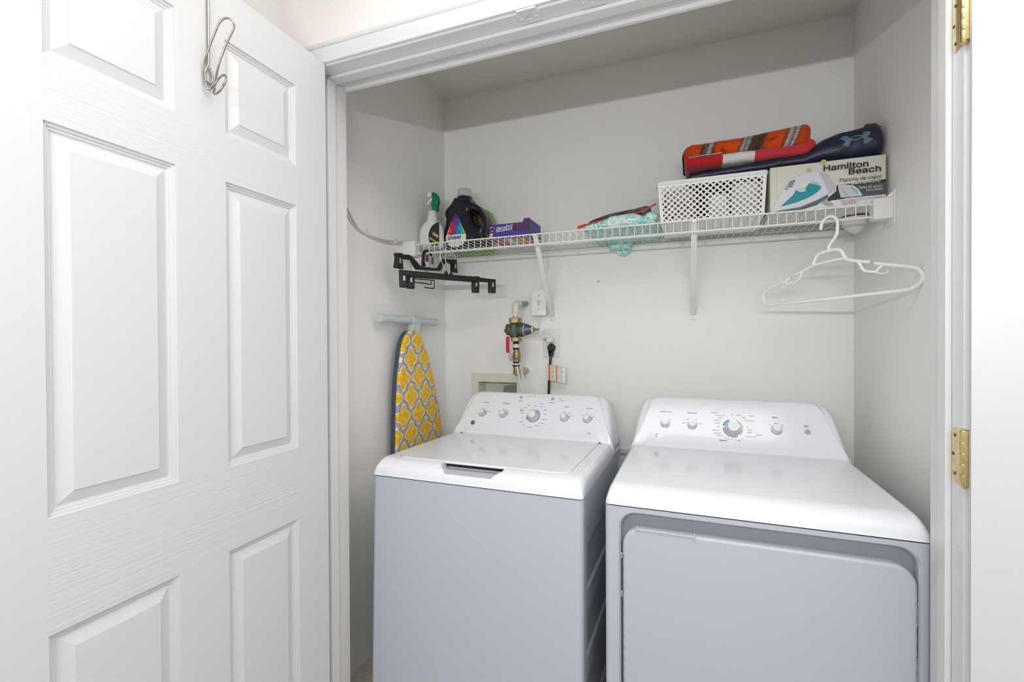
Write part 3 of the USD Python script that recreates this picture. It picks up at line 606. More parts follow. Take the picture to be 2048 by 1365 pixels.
# drop: points of a tear
dc, dr0, tip = np.array([.0405, 1.690]), .0500, np.array([.041, 1.800])
ang = np.radians(np.linspace(-205, 25, 60)); ring = [(dc[0] + dr0 * math.cos(q), dc[1] + .86 * dr0 * math.sin(q)) for q in ang]
drop = Polygon([*ring, (dc[0] + .026, 1.752), tip, (dc[0] - .026, 1.752)]).buffer(.001)
zc = 1.702
rain = usdkit.material(stage, '/World/Looks/rainbow_print', {
    'g': ('geometry', {}), 's': ('separate_xyz', {}), 'mx': ('map_range', {'from_min': -.010, 'from_max': .092}), 'mz': ('math', {'math_type': 'multiply_add', 'value2': 2.6, 'value3': -4.50}),
    'v': ('voronoi_texture', {'scale': 95.0}), 'vs': ('separate_color', {}), 'a': ('math', {'math_type': 'multiply_add', 'value2': .26, 'value3': -.13}), 'sum': ('math', {'math_type': 'add'}),
    'r': ('rgb_ramp', {'ramp': [(0, lin((246, 196, 26))), (.14, lin((240, 120, 30))), (.30, lin((214, 26, 110))), (.44, lin((120, 50, 140))), (.56, lin((40, 110, 200))), (.70, lin((0, 170, 210))), (.84, lin((60, 175, 60))), (1, lin((220, 215, 40)))]}),
    'tz': ('map_range', {'from_min': 1.745, 'from_max': 1.79, 'clamp': True}), 'mxc': ('mix_color', {'b': lin((60, 40, 130))}), 'p': ('principled_bsdf', {'roughness': .35})},
    [('g.position', 's.vector'), ('s.x', 'mx.value'), ('g.position', 'v.vector'), ('v.color', 'vs.color'), ('vs.r', 'a.value1'), ('a.value', 'sum.value1'), ('mx.result', 'sum.value2'), ('sum.value', 'r.fac'), ('r.color', 'mxc.a'), ('s.z', 'tz.value'), ('tz.result', 'mxc.fac'), ('mxc.result', 'p.base_color')], surface='p.BSDF')
lbl = part(ch, 'drop_label', XZ(extr(drop.intersection(sbox(-1, zc, 1, 3)), .0012), .7898), rain, False)
part(ch, 'drop_label', XZ(extr(drop.intersection(sbox(-1, 1, 1, zc)), .0012), .7898), WHITEINK, False)
part(ch, 'lettering', place(txt('cheer', .0175, bold=True, width=.070, align='c'), (.034, .7882, 1.6815), (1, 0, 0), (0, 0, 1)), mat('navy_ink', (22, 22, 52), .5), False, label='dark lettering on the white half of the drop')
for s, x, z, h in (('COLOR', .020, 1.672, .0030), ('DETERGENT', .046, 1.672, .0030), ('HE', .058, 1.797, .0048), ('LOADS', .066, 1.790, .0026), ('96', .122, 1.678, .0070), ('FL OZ', .122, 1.671, .0030)):
    part(ch, 'lettering', place(txt(s, h, align='c'), (x, .7884, z), (1, 0, 0), (0, 0, 1)), mat('slate_ink', (112, 116, 140), .5), False)

# bottle with a blue cap, between the two
bb = thing('bottle', 'pale blue bottle with a blue cap, half hidden between spray bottle and black jug', 'bottle', (-.045, .945, DK))
bottle(bb, 'bottle_body', [(0, .0005), (.036, .0005), (.040, .006), (.040, .130), (.036, .160), (.022, .188), (.017, .200), (0, .200)], (-.062, .95, DK), 1.05, .8, mat('pale_blue_plastic', (188, 204, 216), .3))
bottle(bb, 'cap', [(.0195, .196), (.0205, .200), (.0195, .226), (.017, .229), (0, .229)], (-.062, .95, DK), 1, 1, mat('cap_blue', (22, 58, 150), .35))
# green jug behind the black one
gj = thing('detergent_jug', 'lime green jug with orange and green label behind the black jug', 'detergent jug', (.075, .95, DK))
GRN = mat('lime_plastic', (124, 182, 44), .3)
gb = Polygon([(-.020, 1.6405), (.148, 1.6405), (.152, 1.66), (.152, 1.80), (.138, 1.835), (.11, 1.850), (.03, 1.850), (.0, 1.82), (-.022, 1.78), (-.024, 1.66)]).buffer(-.006).buffer(.006)
gm = XZ(pillow(gb, .080, .020, rings=5, seg=.01), .994); v = np.array(gm.vertices); v[:, 2] = np.maximum(v[:, 2], DK + .0004)
part(gj, 'jug_body', trimesh.Trimesh(v, gm.faces, process=False), GRN, 50)
part(gj, 'label', XZ(extr(rrect(.066, 1.700, .128, 1.810, .006), .001), .9135), mat('label_leaf', (104, 160, 48), .4, var=.35, vscale=30))
part(gj, 'label_band', XZ(extr(rrect(.066, 1.792, .128, 1.818, .004), .001), .9130), mat('label_burnt', (196, 78, 32), .4))
part(gj, 'cap', lathe([(.022, 1.846), (.023, 1.850), (.022, 1.872), (0, 1.874)], 24, (.055, .952, 0)), GRN)

# dryer sheet box
sb = thing('dryer_sheet_box', 'purple fabric softener sheet box with a torn-open lid', 'box', (.33, .75, DK))
PUR = mat('box_purple', (70, 52, 150), .35, var=.12, vscale=25); PURD = mat('box_violet', (82, 36, 92), .35, var=.4, vscale=45); PURS = mat('box_side_purple', (56, 44, 128), .4)
bx0, bx1, by0, by1 = .252, .4265, .682, .828
part(sb, 'carton', box(bx0, bx1, by0, by1, DK + .0005, 1.700, .001), PUR)
part(sb, 'side_panel', box(bx1 - .0005, bx1 + .0008, by0 + .001, by1 - .001, DK + .001, 1.7125, .0003), PURS)
part(sb, 'lid_flap', box(.404, bx1 + .0006, by0 - .0015, by0 + .0005, 1.664, 1.7145, .0004), PURD)
part(sb, 'lid_flap', hull([(.404, by0, 1.700), (.404, by0 + .003, 1.700), (.396, by0 + .001, 1.6985), (.404, by0, 1.7145), (.404, by0 + .003, 1.7145), (bx1, by0, 1.7145), (bx1, by0 + .003, 1.7145), (bx1, by0, 1.70)]), PURD)
part(sb, 'lid', box(bx0, bx1 + .0006, by0 + .002, by1, 1.700, 1.7010, .0003), PURS)
fp = lambda P, m, name, d=.0006, y=by0: part(sb, name, XZ(extr(Polygon(P), d), y), m, False)
fp([(bx0, 1.6405), (bx0 + .020, 1.6405), (bx0 + .024, 1.672), (bx0 + .014, 1.699), (bx0, 1.699)], PURD, 'printed_flowers', .0005)
fp([(.352, 1.699), (.404, 1.6985), (.404, 1.676), (.384, 1.664), (.362, 1.668), (.346, 1.682)], PURD, 'printed_flowers', .0005)
for k in range(9):
    x, z = bx0 + .004 + .016 * RNG.random(), 1.655 + .04 * RNG.random()
    fp(np.array(Point(x, z).buffer(.0022, quad_segs=3).exterior.coords), mat('petal_pink', (196, 168, 204), .5), 'printed_petal', .0008)
part(sb, 'printed_badge', XZ(extr(rrect(bx0 + .001, 1.650, bx0 + .016, 1.664, .004), .0009), by0), mat('badge_pink', (226, 196, 208), .5), False)
part(sb, 'lettering', place(txt('70', .0065, bold=True, align='c'), (bx0 + .0085, by0 - .0008, 1.6538), (1, 0, 0), (0, 0, 1)), mat('rose_ink', (150, 60, 110), .5), False)
lt = txt('Suavitel', .0165, bold=True, shear=.28, width=.068)
e1, e2 = np.array([math.cos(.09), 0, math.sin(.09)]), np.array([-math.sin(.09), 0, math.cos(.09)])
lp = shapely.union_all([Polygon(t) for t in lt.vertices[lt.faces][:, :, :2] if Polygon(t).area > 1e-10 and Polygon(t).is_valid]).buffer(.0019).buffer(-.0001).simplify(.0003)
part(sb, 'lettering', place(extr(lp, .0004), (.283, by0 - .0009, 1.6705), e1, e2), WHITEINK, False, label='white outline of the brand lettering')
part(sb, 'lettering', place(lt, (.283, by0 - .0014, 1.6705), e1, e2), mat('ink_deep_blue', (34, 26, 78), .5), False)
fp([(.262, 1.6408), (.300, 1.6408), (.300, 1.646), (.262, 1.650)], mat('red_stripe', (190, 60, 70), .5), 'printed_stripe', .0006)
for k in range(8): part(sb, 'side_print', box(bx1 + .0007, bx1 + .0013, by0 + .014 + .014 * k, by0 + .0152 + .014 * k, 1.655, 1.655 + .045 - .002 * (k % 3), 0), mat('lilac_ink', (120, 112, 180), .5), False)
for k, (a, b) in enumerate(((.27, .31), (.315, .345), (.35, .40))): part(sb, 'base_print', box(a, b, by0 + .01, by1 - .02, DK - .0002, DK + .0006), mat(('red_stripe', 'base_cream', 'base_orange')[k], ((190, 60, 70), (220, 214, 206), (206, 140, 80))[k], .5), False)

# ------------------------------------------------------------------ soft goods
def rbox(x0, x1, y0, y1, z0, z1, r, n=12):
    """Rounded box with an even mesh, for cushions and folded cloth."""
    lo, hi = np.array([x0, y0, z0]), np.array([x1, y1, z1]); r = np.broadcast_to(np.asarray(r, float), (3,)); r = np.minimum(r, (hi - lo) / 2 * .999)
    vs, fs, o = [], [], 0
    for ax in range(3):
        a, b = [k for k in range(3) if k != ax]
        na, nb = [max(4, int(round(n * (hi - lo)[k] / (hi - lo).max())) + 4) for k in (a, b)]
        ua = .5 - .5 * np.cos(np.pi * np.linspace(0, 1, na)); ub = .5 - .5 * np.cos(np.pi * np.linspace(0, 1, nb))
        ua = .35 * ua + .65 * np.linspace(0, 1, na); ub = .35 * ub + .65 * np.linspace(0, 1, nb)
        A, B = np.meshgrid(ua, ub, indexing='ij')
        for s in (0, 1):
            P = np.zeros((na, nb, 3)); P[..., a] = lo[a] + A * (hi - lo)[a]; P[..., b] = lo[b] + B * (hi - lo)[b]; P[..., ax] = (hi if s else lo)[ax]
            vs.append(P.reshape(-1, 3)); i, j = np.meshgrid(np.arange(na - 1), np.arange(nb - 1), indexing='ij'); q = (i * nb + j).ravel() + o
            F = np.vstack([np.c_[q, q + nb, q + nb + 1], np.c_[q, q + nb + 1, q + 1]]); flip = (s == 0) != (ax == 1)
            fs.append(F[:, ::-1] if flip else F); o += na * nb
    v = np.vstack(vs); inner = np.clip(v, lo + r, hi - r); d = (v - inner) / r; L = np.linalg.norm(d, axis=1, keepdims=True)
    v = np.where(L > 1, inner + d / np.maximum(L, 1e-9) * r, v)
    m = trimesh.Trimesh(v, np.vstack(fs), process=False); m.merge_vertices(digits_vertex=6); return m
def warp(m, fn): v = np.array(m.vertices); return trimesh.Trimesh(fn(v), m.faces, process=False)
def cloth(m, amp, scale, seed, floor=None):
    m = noisy(m, amp, scale, seed); v = np.array(m.vertices)
    if floor is not None: v[:, 2] = np.maximum(v[:, 2], floor)
    return trimesh.Trimesh(v, m.faces, process=False)
def fabric(name, ramp_nodes, links, **kw):
    n = {'tc': ('texture_coordinate', {}), 'gp': ('geometry', {}), 's': ('separate_xyz', {}), 'fz': ('noise_texture', {'scale': 900.0, 'detail': 2.0}), 'b': ('bump', {'strength': .5, 'distance': .0012}),
         'p': ('principled_bsdf', {'roughness': .9, 'sheen_weight': .25, 'specular_ior_level': .15, **kw}), **ramp_nodes}
    return usdkit.material(stage, '/World/Looks/' + name, n, [('gp.position', 's.vector'), ('gp.position', 'fz.vector'), ('fz.fac', 'b.height'), ('b.normal', 'p.normal'), *links], surface='p.BSDF')
# basket of white lattice
bk = thing('storage_basket', 'white plastic lattice basket on the shelf under the folded blankets', 'basket', (1.09, .80, DK))
BW = mat('basket_white', (236, 236, 234), .42)
def lattice(P, n, rows, d, hole, y):
    """Panel with corner points P (bl, br, tr, tl) in (x, z), pierced by staggered diamonds."""
    (ax, az), (bx, bz), (cx, cz), (dx, dz) = P
    out = Polygon(P); cuts = []
    def at(a, b):
        x = (1 - b) * (ax + (bx - ax) * a) + b * (dx + (cx - dx) * a); z = (1 - b) * (az + (bz - az) * a) + b * (dz + (cz - dz) * a); return x, z
    win = Polygon([at(.03, .06), at(.97, .06), at(.97, .93), at(.03, .93)])
    for r in range(2 * rows + 1):
        for c in range(n + 1):
            a = .03 + .94 * (c + (.5 if r % 2 else 0)) / n; b = .06 + .87 * r / (2 * rows)
            x, z = at(a, b); cuts.append(Polygon([(x - hole, z), (x, z - hole * .98), (x + hole, z), (x, z + hole * .98)]).buffer(-.0012).buffer(.0012, quad_segs=2))
    pl = out.difference(shapely.union_all(cuts).intersection(win)); return extr(pl, d)
fx = [(.927, DK + .004), (1.2555, DK + .004), (1.263, 1.782), (.916, 1.782)]
part(bk, 'front_panel', XZ(lattice(fx, 15, 6, .0022, .0066, .68), .682), BW)
part(bk, 'rear_panel', XZ(lattice(fx, 15, 6, .0022, .0066, .68), .934), BW)
def side(x0, x1):
    m = lattice([(.684, DK + .004), (.930, DK + .004), (.932, 1.782), (.680, 1.782)], 10, 6, .0022, .0062, 0); v = np.array(m.vertices)
    t = (v[:, 1] - DK) / .142; return trimesh.Trimesh(np.c_[x0 + (x1 - x0) * t + v[:, 2] - .001, v[:, 0], v[:, 1]], m.faces[:, ::-1], process=False)
part(bk, 'side_panel', side(.927, .916), BW); part(bk, 'side_panel', side(1.2555, 1.263), BW)
part(bk, 'base', box(.927, 1.2555, .684, .932, DK + .0004, DK + .005, .001), BW)
rimp = rrect(.9105, .673, 1.2685, .938, .014).difference(rrect(.9185, .682, 1.2605, .930, .010)); m = extr(rimp, .011); m.apply_translation((0, 0, 1.7805)); part(bk, 'rim', m, BW, 30)
for lab, x0, x1, z1, rgb, var, sd in (('beige and brown patterned cloth behind the left end of the basket lattice', .936, 1.046, 1.765, (176, 160, 146), .55, 3), ('black cloth showing through the middle of the basket lattice', 1.050, 1.078, 1.774, (26, 26, 28), .2, 5), ('cream cloth low behind the middle of the basket lattice', 1.083, 1.152, 1.735, (232, 228, 206), .15, 7), ('pale grey cloth behind the right end of the basket lattice', 1.157, 1.249, 1.768, (214, 210, 214), .12, 9)):
    t = thing('folded_cloth', lab, 'cloth', ((x0 + x1) / 2, .72, DK + .005))
    part(t, 'cloth_body', cloth(rbox(x0, x1, .694, .90, DK + .0056, z1, min(.02, (x1 - x0) * .4), 16), .004, 38, sd, DK + .0055), fabric('basket_cloth_' + 'abcd'[(sd - 3) // 2], {'vn': ('noise_texture', {'scale': 60.0, 'detail': 4.0}), 'vr': ('rgb_ramp', {'ramp': [(.35, lin([c * (1 - var) for c in rgb])), (.65, lin([min(250, c * (1 + .3 * var)) for c in rgb]))]})}, [('gp.position', 'vn.vector'), ('vn.fac', 'vr.fac'), ('vr.color', 'p.base_color')]), 60)
    part(t, 'cloth_fold', cloth(rbox(x0 + .004, x1 - .004, .692, .80, z1 - .05, z1 + .002, min(.018, (x1 - x0) * .35), 10), .003, 50, sd + 1), mat('fold_' + 'abcd'[(sd - 3) // 2], [min(250, c * 1.06) for c in rgb], .9), 60)

# steam iron carton
ib = thing('iron_box', 'cream steam iron carton with a teal and white iron printed on it', 'box', (1.43, .73, DK))
ix0, ix1, iz0, iz1, iy = 1.2715, 1.5835, DK + .0006, 1.7925, .664
CREAM = mat('carton_cream', (214, 212, 196), .45); CARTON = mat('carton_edge', (196, 178, 140), .7)
part(ib, 'carton', box(ix0, ix1, iy, .815, iz0, iz1, .0012), CREAM)
part(ib, 'base', box(ix0 + .001, ix1 - .001, iy + .001, .814, iz0 - .0005, iz0 + .0006), mat('carton_base', (226, 224, 220), .6))
part(ib, 'lid_tab', place(extr(Point(0, 0).buffer(.0085).union(sbox(-.0085, -.006, .0085, 0)), .0012), (ix0 + .478 * (ix1 - ix0), iy - .0009, iz1 - .003), (1, 0, 0), (0, 0, 1)), CARTON)
part(ib, 'lid_crease', box(ix0 + .019, ix0 + .0196, iy - .0004, iy + .0002, iz0, iz1), mat('crease', (176, 174, 160), .6))
def ip(zx, zy):
    uu = (zx - 300) / 1120; return ix0 + uu * (ix1 - ix0), iz1 - (zy - (545 - 123 * uu)) / 457 * (iz1 - iz0)
LAYER = [0]
def ipoly(pts, m, name='printed_shape', d=.0004, curve=False):
    LAYER[0] += 1; p = np.array([ip(*q) for q in pts])
    if curve: p = spline(p, 5, closed=True)
    part(ib, name, XZ(extr(Polygon(p).buffer(0), d), iy - .00025 * LAYER[0] ** .8), m, False)
def flat(n, c, r=.5): return mat('print_' + n, c, r)
Z = lambda u, v: (300 + 1120 * u, 545 - 123 * u + 457 * v)      # fractions to the crop's pixels
ipoly([Z(.05, .80), Z(.5, .815), Z(.62, .805), Z(.999, .80), Z(.999, .995), Z(.02, .995), Z(.04, .9)], flat('white_foot', (226, 222, 226)), 'printed_panel')
ipoly([Z(.50, .93), Z(.56, .60), Z(.60, .565), Z(.999, .555), Z(.999, .805), Z(.62, .815), Z(.53, .83)], flat('slate', (86, 86, 94)), 'printed_panel')
ipoly([Z(.50, .86), Z(.55, .62), Z(.60, .57), Z(.645, .57), Z(.66, .82), Z(.55, .83)], flat('dark_slate', (44, 42, 46)), 'printed_panel')
ipoly([Z(.590, .525), Z(.999, .505), Z(.999, .560), Z(.590, .578)], INK, 'printed_band')
ipoly([(972, 712), (1040, 705), (1118, 712), (1168, 750), (1204, 806), (1120, 818), (1002, 830), (984, 770)], flat('sole_steel', (196, 200, 200)), 'printed_iron')
ipoly([(1060, 708), (1118, 712), (1168, 750), (1204, 806), (1176, 808), (1130, 752)], flat('sole_white', (226, 230, 232)), 'printed_iron')
ipoly([(1082, 712), (1104, 714), (1160, 762), (1172, 800), (1150, 790)], flat('sole_teal', (120, 190, 192)), 'printed_iron')
for k in range(7): ipoly(np.array(Point(1006 + 10 * k, 738 + 14 * k).buffer(4, quad_segs=3).exterior.coords)[:-1], flat('sole_hole', (110, 116, 120)), 'printed_iron')
ipoly([(312, 990), (345, 915), (368, 860), (420, 790), (440, 745), (470, 700), (500, 672), (555, 640), (600, 625), (680, 598), (760, 585), (830, 590), (880, 612), (925, 670), (958, 740), (956, 772), (880, 832), (780, 892), (600, 952), (400, 990)], flat('iron_white', (214, 214, 220)), 'printed_iron', curve=False)
ipoly([(790, 592), (850, 596), (890, 630), (935, 700), (956, 745), (952, 774), (890, 800), (872, 760), (840, 680), (800, 620)], flat('iron_grey', (188, 188, 194)), 'printed_iron')
ipoly([(312, 990), (400, 966), (600, 928), (760, 862), (880, 800), (876, 834), (780, 895), (600, 954), (400, 992)], flat('iron_sole', (84, 104, 110)), 'printed_iron')
ipoly([(314, 992), (400, 988), (600, 950), (778, 892), (776, 900), (600, 958), (400, 996)], flat('iron_base_line', (34, 46, 52)), 'printed_iron')
ipoly([(405, 926), (470, 868), (540, 806), (556, 770), (590, 752), (640, 750), (690, 692), (740, 706), (806, 722), (808, 748), (770, 785), (690, 835), (560, 886), (450, 918)], flat('iron_teal', (22, 142, 152)), 'printed_iron')
ipoly([(582, 738), (612, 700), (660, 682), (704, 672), (698, 690), (660, 742), (620, 756)], flat('iron_gap', (222, 220, 208)), 'printed_iron')
ipoly([(700, 668), (770, 690), (800, 716), (740, 704)], flat('iron_light_teal', (150, 196, 196)), 'printed_iron')
ipoly(np.array(affinity.scale(Point(615, 762).buffer(1), 46, 20).exterior.coords)[:-1], flat('iron_knob', (206, 206, 210)), 'printed_iron')
ipoly([(478, 716), (500, 680), (556, 664), (546, 690), (520, 738), (490, 742)], flat('iron_button', (128, 132, 142)), 'printed_iron')
ipoly([(440, 760), (470, 722), (492, 736), (470, 770)], flat('iron_nozzle', (160, 164, 172)), 'printed_iron')
ipoly([(668, 560), (690, 545), (716, 556), (720, 580), (700, 592), (676, 585)], flat('steam_puff', (186, 182, 166)), 'printed_shape')
ipoly([(800, 880), (860, 852), (920, 886), (930, 908), (860, 906)], flat('iron_shadow_print', (168, 166, 176)), 'printed_shape')
def it(s, u1, v, h, m=INK, bold=False, w=None, sx=1.0):
    x, z = ix0 + u1 * (ix1 - ix0), iz1 - v * (iz1 - iz0); part(ib, 'lettering', place(txt(s, h, bold=bold, align='r', width=w * (ix1 - ix0) if w else None, sx=sx), (x, iy - .0052, z), (1, 0, 0), (0, 0, 1)), m, False)
it('Hamilton', .853, .210, .0172, bold=True, w=.378); it('Beach', .955, .334, .0172, bold=True, w=.265)
it('Plancha de vapor', .962, .475, .0108, w=.348, m=flat('text_grey', (72, 72, 76)))
it('CABLE RETRACTIL', .955, .553, .0040, bold=True, w=.245, m=WHITEINK)
it('Base de acero', .968, .655, .0082, w=.192, m=flat('text_pale', (206, 206, 210))); it('inoxidable', .968, .717, .0082, w=.135, m=flat('text_pale', (206, 206, 210)))
it('Rocio, golpe de vapor y vapor vertical', .965, .868, .0034, w=.338, m=flat('text_rose', (150, 84, 104))); it('Vapor ajustable', .762, .905, .0034, w=.135, m=flat('text_rose', (150, 84, 104))); it('Cable retractil', .748, .940, .0034, w=.121, m=flat('text_rose', (150, 84, 104)))

# navy sports bag, lying over basket and carton
ub = thing('duffel_bag', 'navy sports bag with a pale grey emblem, lying on the iron carton in the corner', 'bag', (1.30, .80, 1.794))
tx, tz = [1.0, 1.02, 1.10, 1.2, 1.38, 1.43, 1.47, 1.52, 1.56, 1.578, 1.592], [1.822, 1.838, 1.841, 1.843, 1.850, 1.884, 1.898, 1.902, 1.914, 1.908, 1.895]
def bagwarp(v):
    t = np.interp(v[:, 0], tx, tz); k = (v[:, 2] - 1.796) / .11
    yb = np.interp(v[:, 0], [1.0, 1.1, 1.38, 1.48, 1.592], [.735, .725, .70, .680, .676]); back = np.interp(v[:, 0], [1.0, 1.2, 1.45, 1.592], [.93, .95, .95, .90])
    q = (v[:, 1] - .68) / .25; return np.c_[v[:, 0], yb + (back - yb) * q, 1.7965 + (t - 1.7965) * k]
bm = warp(rbox(1.005, 1.590, .68, .93, 1.796, 1.906, (.022, .055, .050), 60), bagwarp); bm = noisy(bm, .0045, 24, 11)
v = np.array(bm.vertices); v[:, 2] = np.maximum(v[:, 2], 1.7955); v[:, 0] = np.minimum(v[:, 0], 1.5925); bm = trimesh.Trimesh(v, bm.faces, process=False)
NV = mat('navy_nylon', (27, 36, 58), .42, bump=((300, 300, 300), .15, .0008), var=.12, vscale=12)
ubody = part(ub, 'bag_body', bm, NV, 60)
part(ub, 'strap_loop', tube(spline([(1.545, .722, 1.9080), (1.556, .714, 1.9085), (1.570, .708, 1.902), (1.582, .704, 1.892)], 6), .0024, 8), BLACKP, True)
def emblem():
    L1 = Polygon([(956, 300), (986, 268), (1030, 264), (1044, 286), (1072, 300), (1062, 340), (1060, 376), (986, 370), (1014, 332), (994, 304)])
    L2 = Polygon([(1160, 226), (1228, 218), (1234, 246), (1212, 278), (1272, 298), (1224, 340), (1190, 346), (1184, 300), (1150, 268), (1172, 252)])
    e = affinity.rotate(affinity.scale(Point(1115, 284).buffer(1, quad_segs=16), 66, 24), -12); e2 = affinity.rotate(affinity.scale(Point(1112, 284).buffer(1, quad_segs=16), 46, 12), -12)
    return shapely.union_all([L1, L2, e.difference(e2)])
# crop pixels to (x, z) on the bag's front: corner points measured there
A_ = np.linalg.lstsq(np.array([[956, 300, 1], [1272, 298, 1], [986, 370, 1], [1160, 226, 1]]), np.array([[1.4640, 1.866], [1.5530, 1.850], [1.4760, 1.837], [1.5310, 1.872]]), rcond=None)[0]
em = emblem(); em = shapely.segmentize(em, 14)
gx, gy = np.meshgrid(np.arange(950, 1280, 12), np.arange(210, 380, 12)); G = np.c_[gx.ravel(), gy.ravel()]; G = G[shapely.contains_xy(em.buffer(-3), G[:, 0], G[:, 1])]
Pp = [G]
for g in (em.geoms if em.geom_type == 'MultiPolygon' else [em]):
    for r_ in [g.exterior, *g.interiors]: Pp.append(np.array(r_.coords)[:-1])
Pp = np.unique(np.vstack(Pp).round(3), axis=0); T = Delaunay(Pp).simplices; T = T[shapely.contains_xy(em, *Pp[T].mean(1).T)]
xz = np.c_[Pp, np.ones(len(Pp))] @ A_
from scipy.interpolate import LinearNDInterpolator
fv = np.array(bm.vertices); nn = bm.vertex_normals; fr_ = nn[:, 1] < -.05
Y = LinearNDInterpolator(fv[fr_][:, [0, 2]], fv[fr_][:, 1])(xz); Y = np.where(np.isnan(Y), .69, Y) - .0022
V = np.c_[xz[:, 0], Y, xz[:, 1]]; ar = np.cross(V[T[:, 1]] - V[T[:, 0]], V[T[:, 2]] - V[T[:, 0]]); T = np.where(ar[:, 1:2] < 0, T, T[:, ::-1])
V2 = np.vstack([V, V + [0, .0012, 0]])
part(ub, 'emblem', trimesh.Trimesh(V2, np.vstack([T, T[:, ::-1] + len(V)]), process=False), mat('emblem_grey', (98, 116, 138), .5), True)

# folded blankets
def skew(z_left, z_right, x0=1.0, x1=1.4): return lambda v: np.c_[v[:, 0], v[:, 1], v[:, 2] + np.interp(v[:, 0], [x0, x1], [z_left, z_right])]
RW = fabric('red_white_fleece', {'w': ('noise_texture', {'scale': 40.0}), 'ad': ('math', {'math_type': 'multiply_add', 'value2': .012}), 'm': ('map_range', {'from_min': 1.0, 'from_max': 1.42}),
    'r': ('rgb_ramp', {'interpolate': False, 'ramp': [(0, lin((196, 34, 44))), (.325, lin((226, 220, 214))), (.565, lin((206, 58, 68)))]})}, [('gp.position', 'w.vector'), ('w.fac', 'ad.value1'), ('s.x', 'ad.value3'), ('ad.value', 'm.value'), ('m.result', 'r.fac'), ('r.color', 'p.base_color')])
rb = thing('blanket', 'red and white fleece blanket folded under the orange plaid one', 'blanket', (1.20, .80, 1.85))
m = noisy(warp(rbox(1.008, 1.402, .708, .93, 1.8445, 1.8795, (.012, .018, .0172), 50), skew(.001, -.002)), .0022, 30, 21)
part(rb, 'folded_layer', m, RW, 60)
part(rb, 'rolled_edge', noisy(warp(rbox(1.372, 1.416, .712, .86, 1.846, 1.893, (.02, .02, .022), 18), lambda v: v), .002, 40, 22), RW, 60)
PL = fabric('orange_plaid', {
    'n1': ('noise_texture', {'scale': 18.0, 'detail': 3.0}), 'n2': ('noise_texture', {'scale': 340.0, 'detail': 2.0}),
    'dx': ('math', {'math_type': 'multiply_add', 'value2': .030}), 'k': ('math', {'math_type': 'multiply_add', 'value2': -.36}), 'm': ('map_range', {'from_min': .302, 'from_max': .702}),
    'r': ('rgb_ramp', {'ramp': [(0, (.03, .02, .016)), (.07, (.035, .022, .018)), (.10, lin((202, 72, 24))), (.225, lin((214, 74, 22))), (.235, (.02, .016, .014)), (.262, lin((120, 112, 104))), (.275, (.03, .024, .02)), (.30, lin((205, 198, 188))), (.325, (.03, .022, .018)), (.345, lin((216, 78, 20))), (.53, lin((220, 84, 22))), (.545, (.03, .022, .018)), (.565, lin((200, 192, 182))), (.585, (.05, .04, .03)), (.60, lin((190, 182, 172))), (.62, (.03, .022, .018)), (.64, lin((92, 62, 48))), (.70, (.05, .034, .026)), (.76, lin((222, 84, 20))), (.86, lin((218, 80, 22))), (.88, (.05, .034, .026)), (.905, lin((206, 200, 190))), (.93, (.06, .045, .035)), (.95, lin((216, 208, 198))), (.965, (.04, .03, .024)), (.98, lin((206, 76, 26))), (1, lin((200, 70, 24)))]}),
    'g2': ('rgb_ramp', {'ramp': [(.42, (.72, .62, .55)), (.56, (1, 1, 1))]}), 'g1': ('rgb_ramp', {'ramp': [(.30, (.30, .24, .2)), (.40, (1, 1, 1))]}),
    'a': ('mix_color', {'blend_type': 'multiply', 'fac': .8}), 'b2': ('mix_color', {'blend_type': 'multiply', 'fac': .75})},
    [('gp.position', 'n1.vector'), ('gp.position', 'n2.vector'), ('n2.fac', 'dx.value1'), ('s.x', 'dx.value3'), ('s.z', 'k.value1'), ('dx.value', 'k.value3'), ('k.value', 'm.value'), ('m.result', 'r.fac'), ('n2.fac', 'g2.fac'), ('n1.fac', 'g1.fac'), ('r.color', 'a.a'), ('g2.color', 'a.b'), ('a.result', 'b2.a'), ('g1.color', 'b2.b'), ('b2.result', 'p.base_color')])
ob = thing('blanket', 'orange plaid blanket with dark and white stripes on top of the pile', 'blanket', (1.20, .80, 1.88))
m = noisy(warp(rbox(.998, 1.398, .702, .935, 1.8815, 1.9335, (.022, .024, .0255), 60), lambda v: np.c_[v[:, 0], v[:, 1], np.where(v[:, 2] > 1.90, v[:, 2] + np.interp(v[:, 0], [1.0, 1.03, 1.1, 1.2, 1.4], [-.018, -.008, -.008, -.006, .010]), v[:, 2] + np.interp(v[:, 0], [1.0, 1.2, 1.4], [-.002, -.004, -.012]))]), .0028, 26, 31)
part(ob, 'folded_layer', m, PL, 60)
part(ob, 'fold_line', tube(spline([(1.02, .7120, 1.8785), (1.05, .7085, 1.8790), (1.09, .7080, 1.8795), (1.13, .7090, 1.8800)], 5), .0013, 6), mat('hem_cream', (226, 214, 196), .8), True)

# teal cloth and zip bag
TE = fabric('teal_print', {'n1': ('noise_texture', {'scale': 28.0, 'detail': 2.0, 'distortion': 1.6}), 'r': ('rgb_ramp', {'ramp': [(.30, lin((232, 238, 236))), (.40, lin((150, 222, 210))), (.47, lin((96, 202, 190))), (.50, lin((226, 236, 234))), (.58, lin((222, 236, 234))), (.62, lin((140, 214, 204))), (.66, lin((228, 238, 236)))]}),
    'v': ('voronoi_texture', {'scale': 46.0}), 'vr': ('rgb_ramp', {'interpolate': False, 'ramp': [(0, (.05, .06, .07)), (.10, (1, 1, 1))]}), 'mm': ('mix_color', {'blend_type': 'multiply', 'fac': 1.0})},
    [('gp.position', 'n1.vector'), ('n1.fac', 'r.fac'), ('gp.position', 'v.vector'), ('v.distance', 'vr.fac'), ('r.color', 'mm.a'), ('vr.color', 'mm.b'), ('mm.result', 'p.base_color')])
